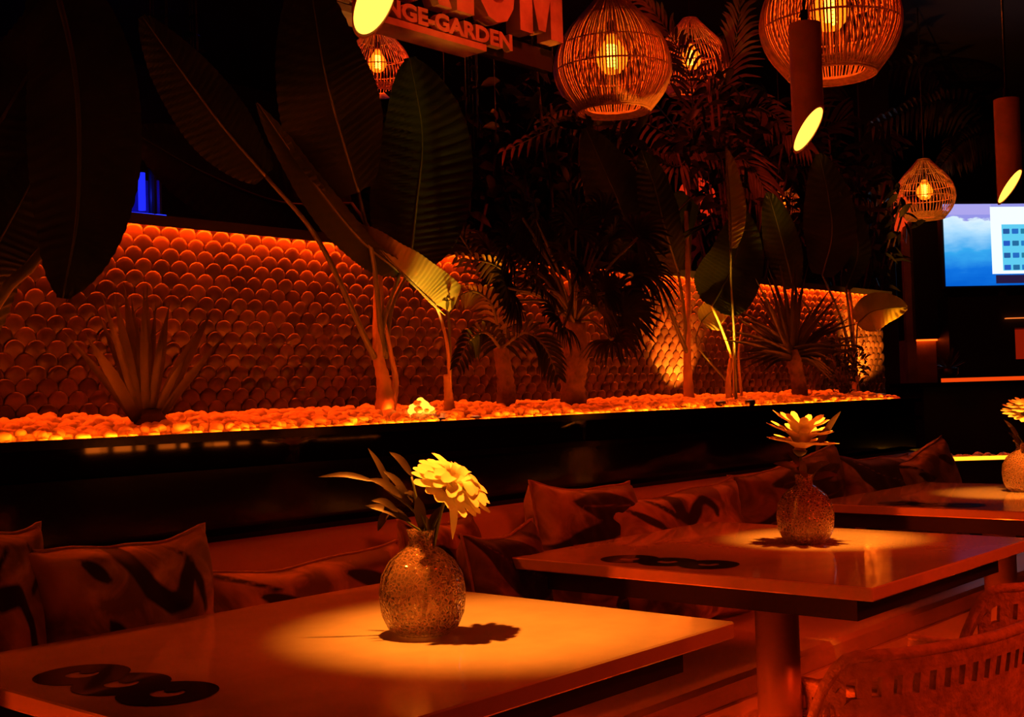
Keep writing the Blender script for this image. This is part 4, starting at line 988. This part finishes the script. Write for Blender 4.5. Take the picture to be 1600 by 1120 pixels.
# succulent on the counter
random.seed(4)
p = atD(1482, 590, 6.45); t = thing('small_succulent', p, 'small spiky potted plant on the left end of the bar counter', 'plant')
G().lathe([(.03, 0), (.05, .02), (.052, .05), (.045, .052)], 16, caps=True).build('pot', M_metal, t, True)
for i in range(26):
    a = random.uniform(0, 6.28); e = random.uniform(.1, 1.4); ln = random.uniform(.07, .12); d = V((math.cos(a)*math.cos(e), math.sin(a)*math.cos(e), math.sin(e)))
    g = G(); leaf_blade(g, [V((0, 0, .05)), V((0, 0, .05))+d*ln*.5, V((0, 0, .05))+d*ln+V((0, 0, .01))], .008, V((0, 0, 1)), .3, 5); g.build('leaf', M_agave, t, True)

# television
TLt, TRt, TLb, TRb = atD(1479, 318, 8.0), atD(1700, 304, 8.15), atD(1479, 447, 8.0), atD(1700, 441, 8.15)
ux = (TRt-TLt); W_ = ux.length; ux.normalize(); hz = (TLt.z-TLb.z)
t = thing('television', TLb, 'bright blue television screen with a white menu at the right edge', 'television'); t.rotation_euler = (0, 0, math.atan2(ux.y, ux.x))
G().rbox((-.02, .01, -.02), (W_+.02, .06, hz+.02), .01).build('housing', M_under, t)
def screen_mat():
    m = bpy.data.materials.new('tv_picture'); m.use_nodes = True; nt = m.node_tree; nt.nodes.clear()
    tc = nt.nodes.new('ShaderNodeTexCoord'); sp_ = nt.nodes.new('ShaderNodeSeparateXYZ'); nt.links.new(tc.outputs['Object'], sp_.inputs[0])
    mr = nt.nodes.new('ShaderNodeMapRange'); mr.inputs['From Max'].default_value = hz; nt.links.new(sp_.outputs['Z'], mr.inputs['Value'])
    n = nt.nodes.new('ShaderNodeTexNoise'); n.inputs['Scale'].default_value = 5; n.inputs['Detail'].default_value = 5
    mp = nt.nodes.new('ShaderNodeMapping'); mp.inputs['Scale'].default_value = (1, 1, 3); nt.links.new(tc.outputs['Object'], mp.inputs[0]); nt.links.new(mp.outputs[0], n.inputs['Vector'])
    a1_ = nt.nodes.new('ShaderNodeMath'); a1_.operation = 'MULTIPLY_ADD'; a1_.inputs[1].default_value = .35; nt.links.new(n.outputs['Fac'], a1_.inputs[0]); nt.links.new(mr.outputs[0], a1_.inputs[2])
    r = nt.nodes.new('ShaderNodeValToRGB'); cr = r.color_ramp; e = cr.elements; e[0].position = .1; e[0].color = (.0, .10, .62, 1); e[1].position = 1.2; e[1].color = (.3, .3, .8, 1)
    for p_, c_ in ((.35, (.005, .17, .75)), (.6, (.04, .40, .88)), (.82, (.40, .72, 1)), (.98, (.72, .90, 1))): q = e.new(min(p_, .99)); q.color = (*c_, 1)
    nt.links.new(a1_.outputs[0], r.inputs[0]); em = nt.nodes.new('ShaderNodeEmission'); em.inputs[1].default_value = 1.0; nt.links.new(r.outputs[0], em.inputs[0])
    o = nt.nodes.new('ShaderNodeOutputMaterial'); nt.links.new(em.outputs[0], o.inputs[0]); return m
G().box((0, .004, 0), (W_, .009, hz)).build('screen', screen_mat(), t)
px = 8.0/FPX
G().box((.005, .001, hz-17*px), (80*px, .0035, hz-1*px)).build('title_band', emis('tv_band', (.42, .38, .85), 1), t)
menu = G().box((78*px, -.002, 18*px), (200*px, .0005, hz-5*px)).build('menu_panel', emis('tv_menu', (.85, .95, 1), 1.1), t)
G().box((96*px, -.004, 23*px), (190*px, -.0025, hz-33*px)).build('icon_grid', emis('tv_grid', (.12, .62, .9), 1), t)
for i in range(6):
    for j in range(4):
        x_ = (98+i*15)*px; z_ = hz-(48+j*19)*px
        G().rbox((x_, -.006, z_), (x_+10*px, -.0045, z_+8*px), .008).build('icon', emis('tv_icon', (.02, .10+.05*(i % 3), .35+.2*((i+j) % 2)), 1), t)
G().box((84*px, .0, 3*px), (200*px, .003, 16*px)).build('caption_bar', emis('tv_caption', (.02, .01, .05), 1), t)

# blue tube lamp beyond the wall, seen in the gap between leaves and mirrored in the table
p = atD(222, 322, 6.0); t = thing('blue_neon_lamp', (p.x, p.y, 0), 'blue glowing lamp in the gap between the dark leaves above the wall', 'lamp')
M_blue = emis('blue_neon', (.012, .02, 1), 1.3)
zt_ = atD(213, 270, 6.0).z; zb_ = atD(213, 345, 6.0).z
G().tube([(0, 0, zb_+.05), (0, 0, zt_)], .018, 12).build('tube', M_blue, t, True)
G().tube([(.06, 0, 0), (.06, 0, zt_+.05)], .02, 10).build('pole', M_metal, t)
for k, zz in enumerate((335, 343)):
    z_ = atD(213, zz, 6.0).z; G().tube([(-.10, 0, z_), (.12, -.02, z_)], .006, 8).build('crossbar', emis('blue_bar', (.02, .04, 1), 1.2), t)
G().lathe([(.15, 0), (.15, .02), (.03, .03)], 20, caps=True).build('base', M_metal, t)
pbl = atD(225, 310, 6.3); t = thing('blue_wall_panel', (pbl.x, pbl.y, 0), 'dim blue lit panel behind the blue lamp', 'panel')
G().box((-.15, 0, 0), (.08, .04, atD(225, 282, 6.3).z)).build('panel', mat('blue_panel', (.1, .12, .5), .5, noise_s=4, noise_a=.5), t)
bpy.data.objects[t.name].rotation_euler = (0, 0, ang)
l = bpy.data.lights.new('blue_glow', 'POINT'); l.energy = 3; l.color = (.02, .03, 1); l.shadow_soft_size = .03; o = bpy.data.objects.new('blue_glow', l); COL.objects.link(o); o.location = atD(213, 300, 5.95)

# glowing shelf added behind the viewer to give the planter front orange streaks
random.seed(12)
e0, e1 = atY(150, 701, 8.02), atY(600, 688, 8.02)
t = thing('streak_shelf', (e0.x, -3.9, e0.z), 'added unseen shelf of amber glow blocks on the wall facing the planter', 'shelf')
G().box((-.1, -.08, -.06), (e1.x-e0.x+.1, .06, -.035)).build('board', M_dark, t)
x = 0
while x < e1.x-e0.x:
    w_ = random.uniform(.03, .16); z_ = (e1.z-e0.z)*x/(e1.x-e0.x)
    if random.random() < .72: G().box((x, -.02, -.034), (x+w_, .02, z_+.018)).build('glow_block', emis('streak_glow', (1, .16, .01), random.uniform(3, 9)), t)
    x += w_+random.uniform(.015, .09)
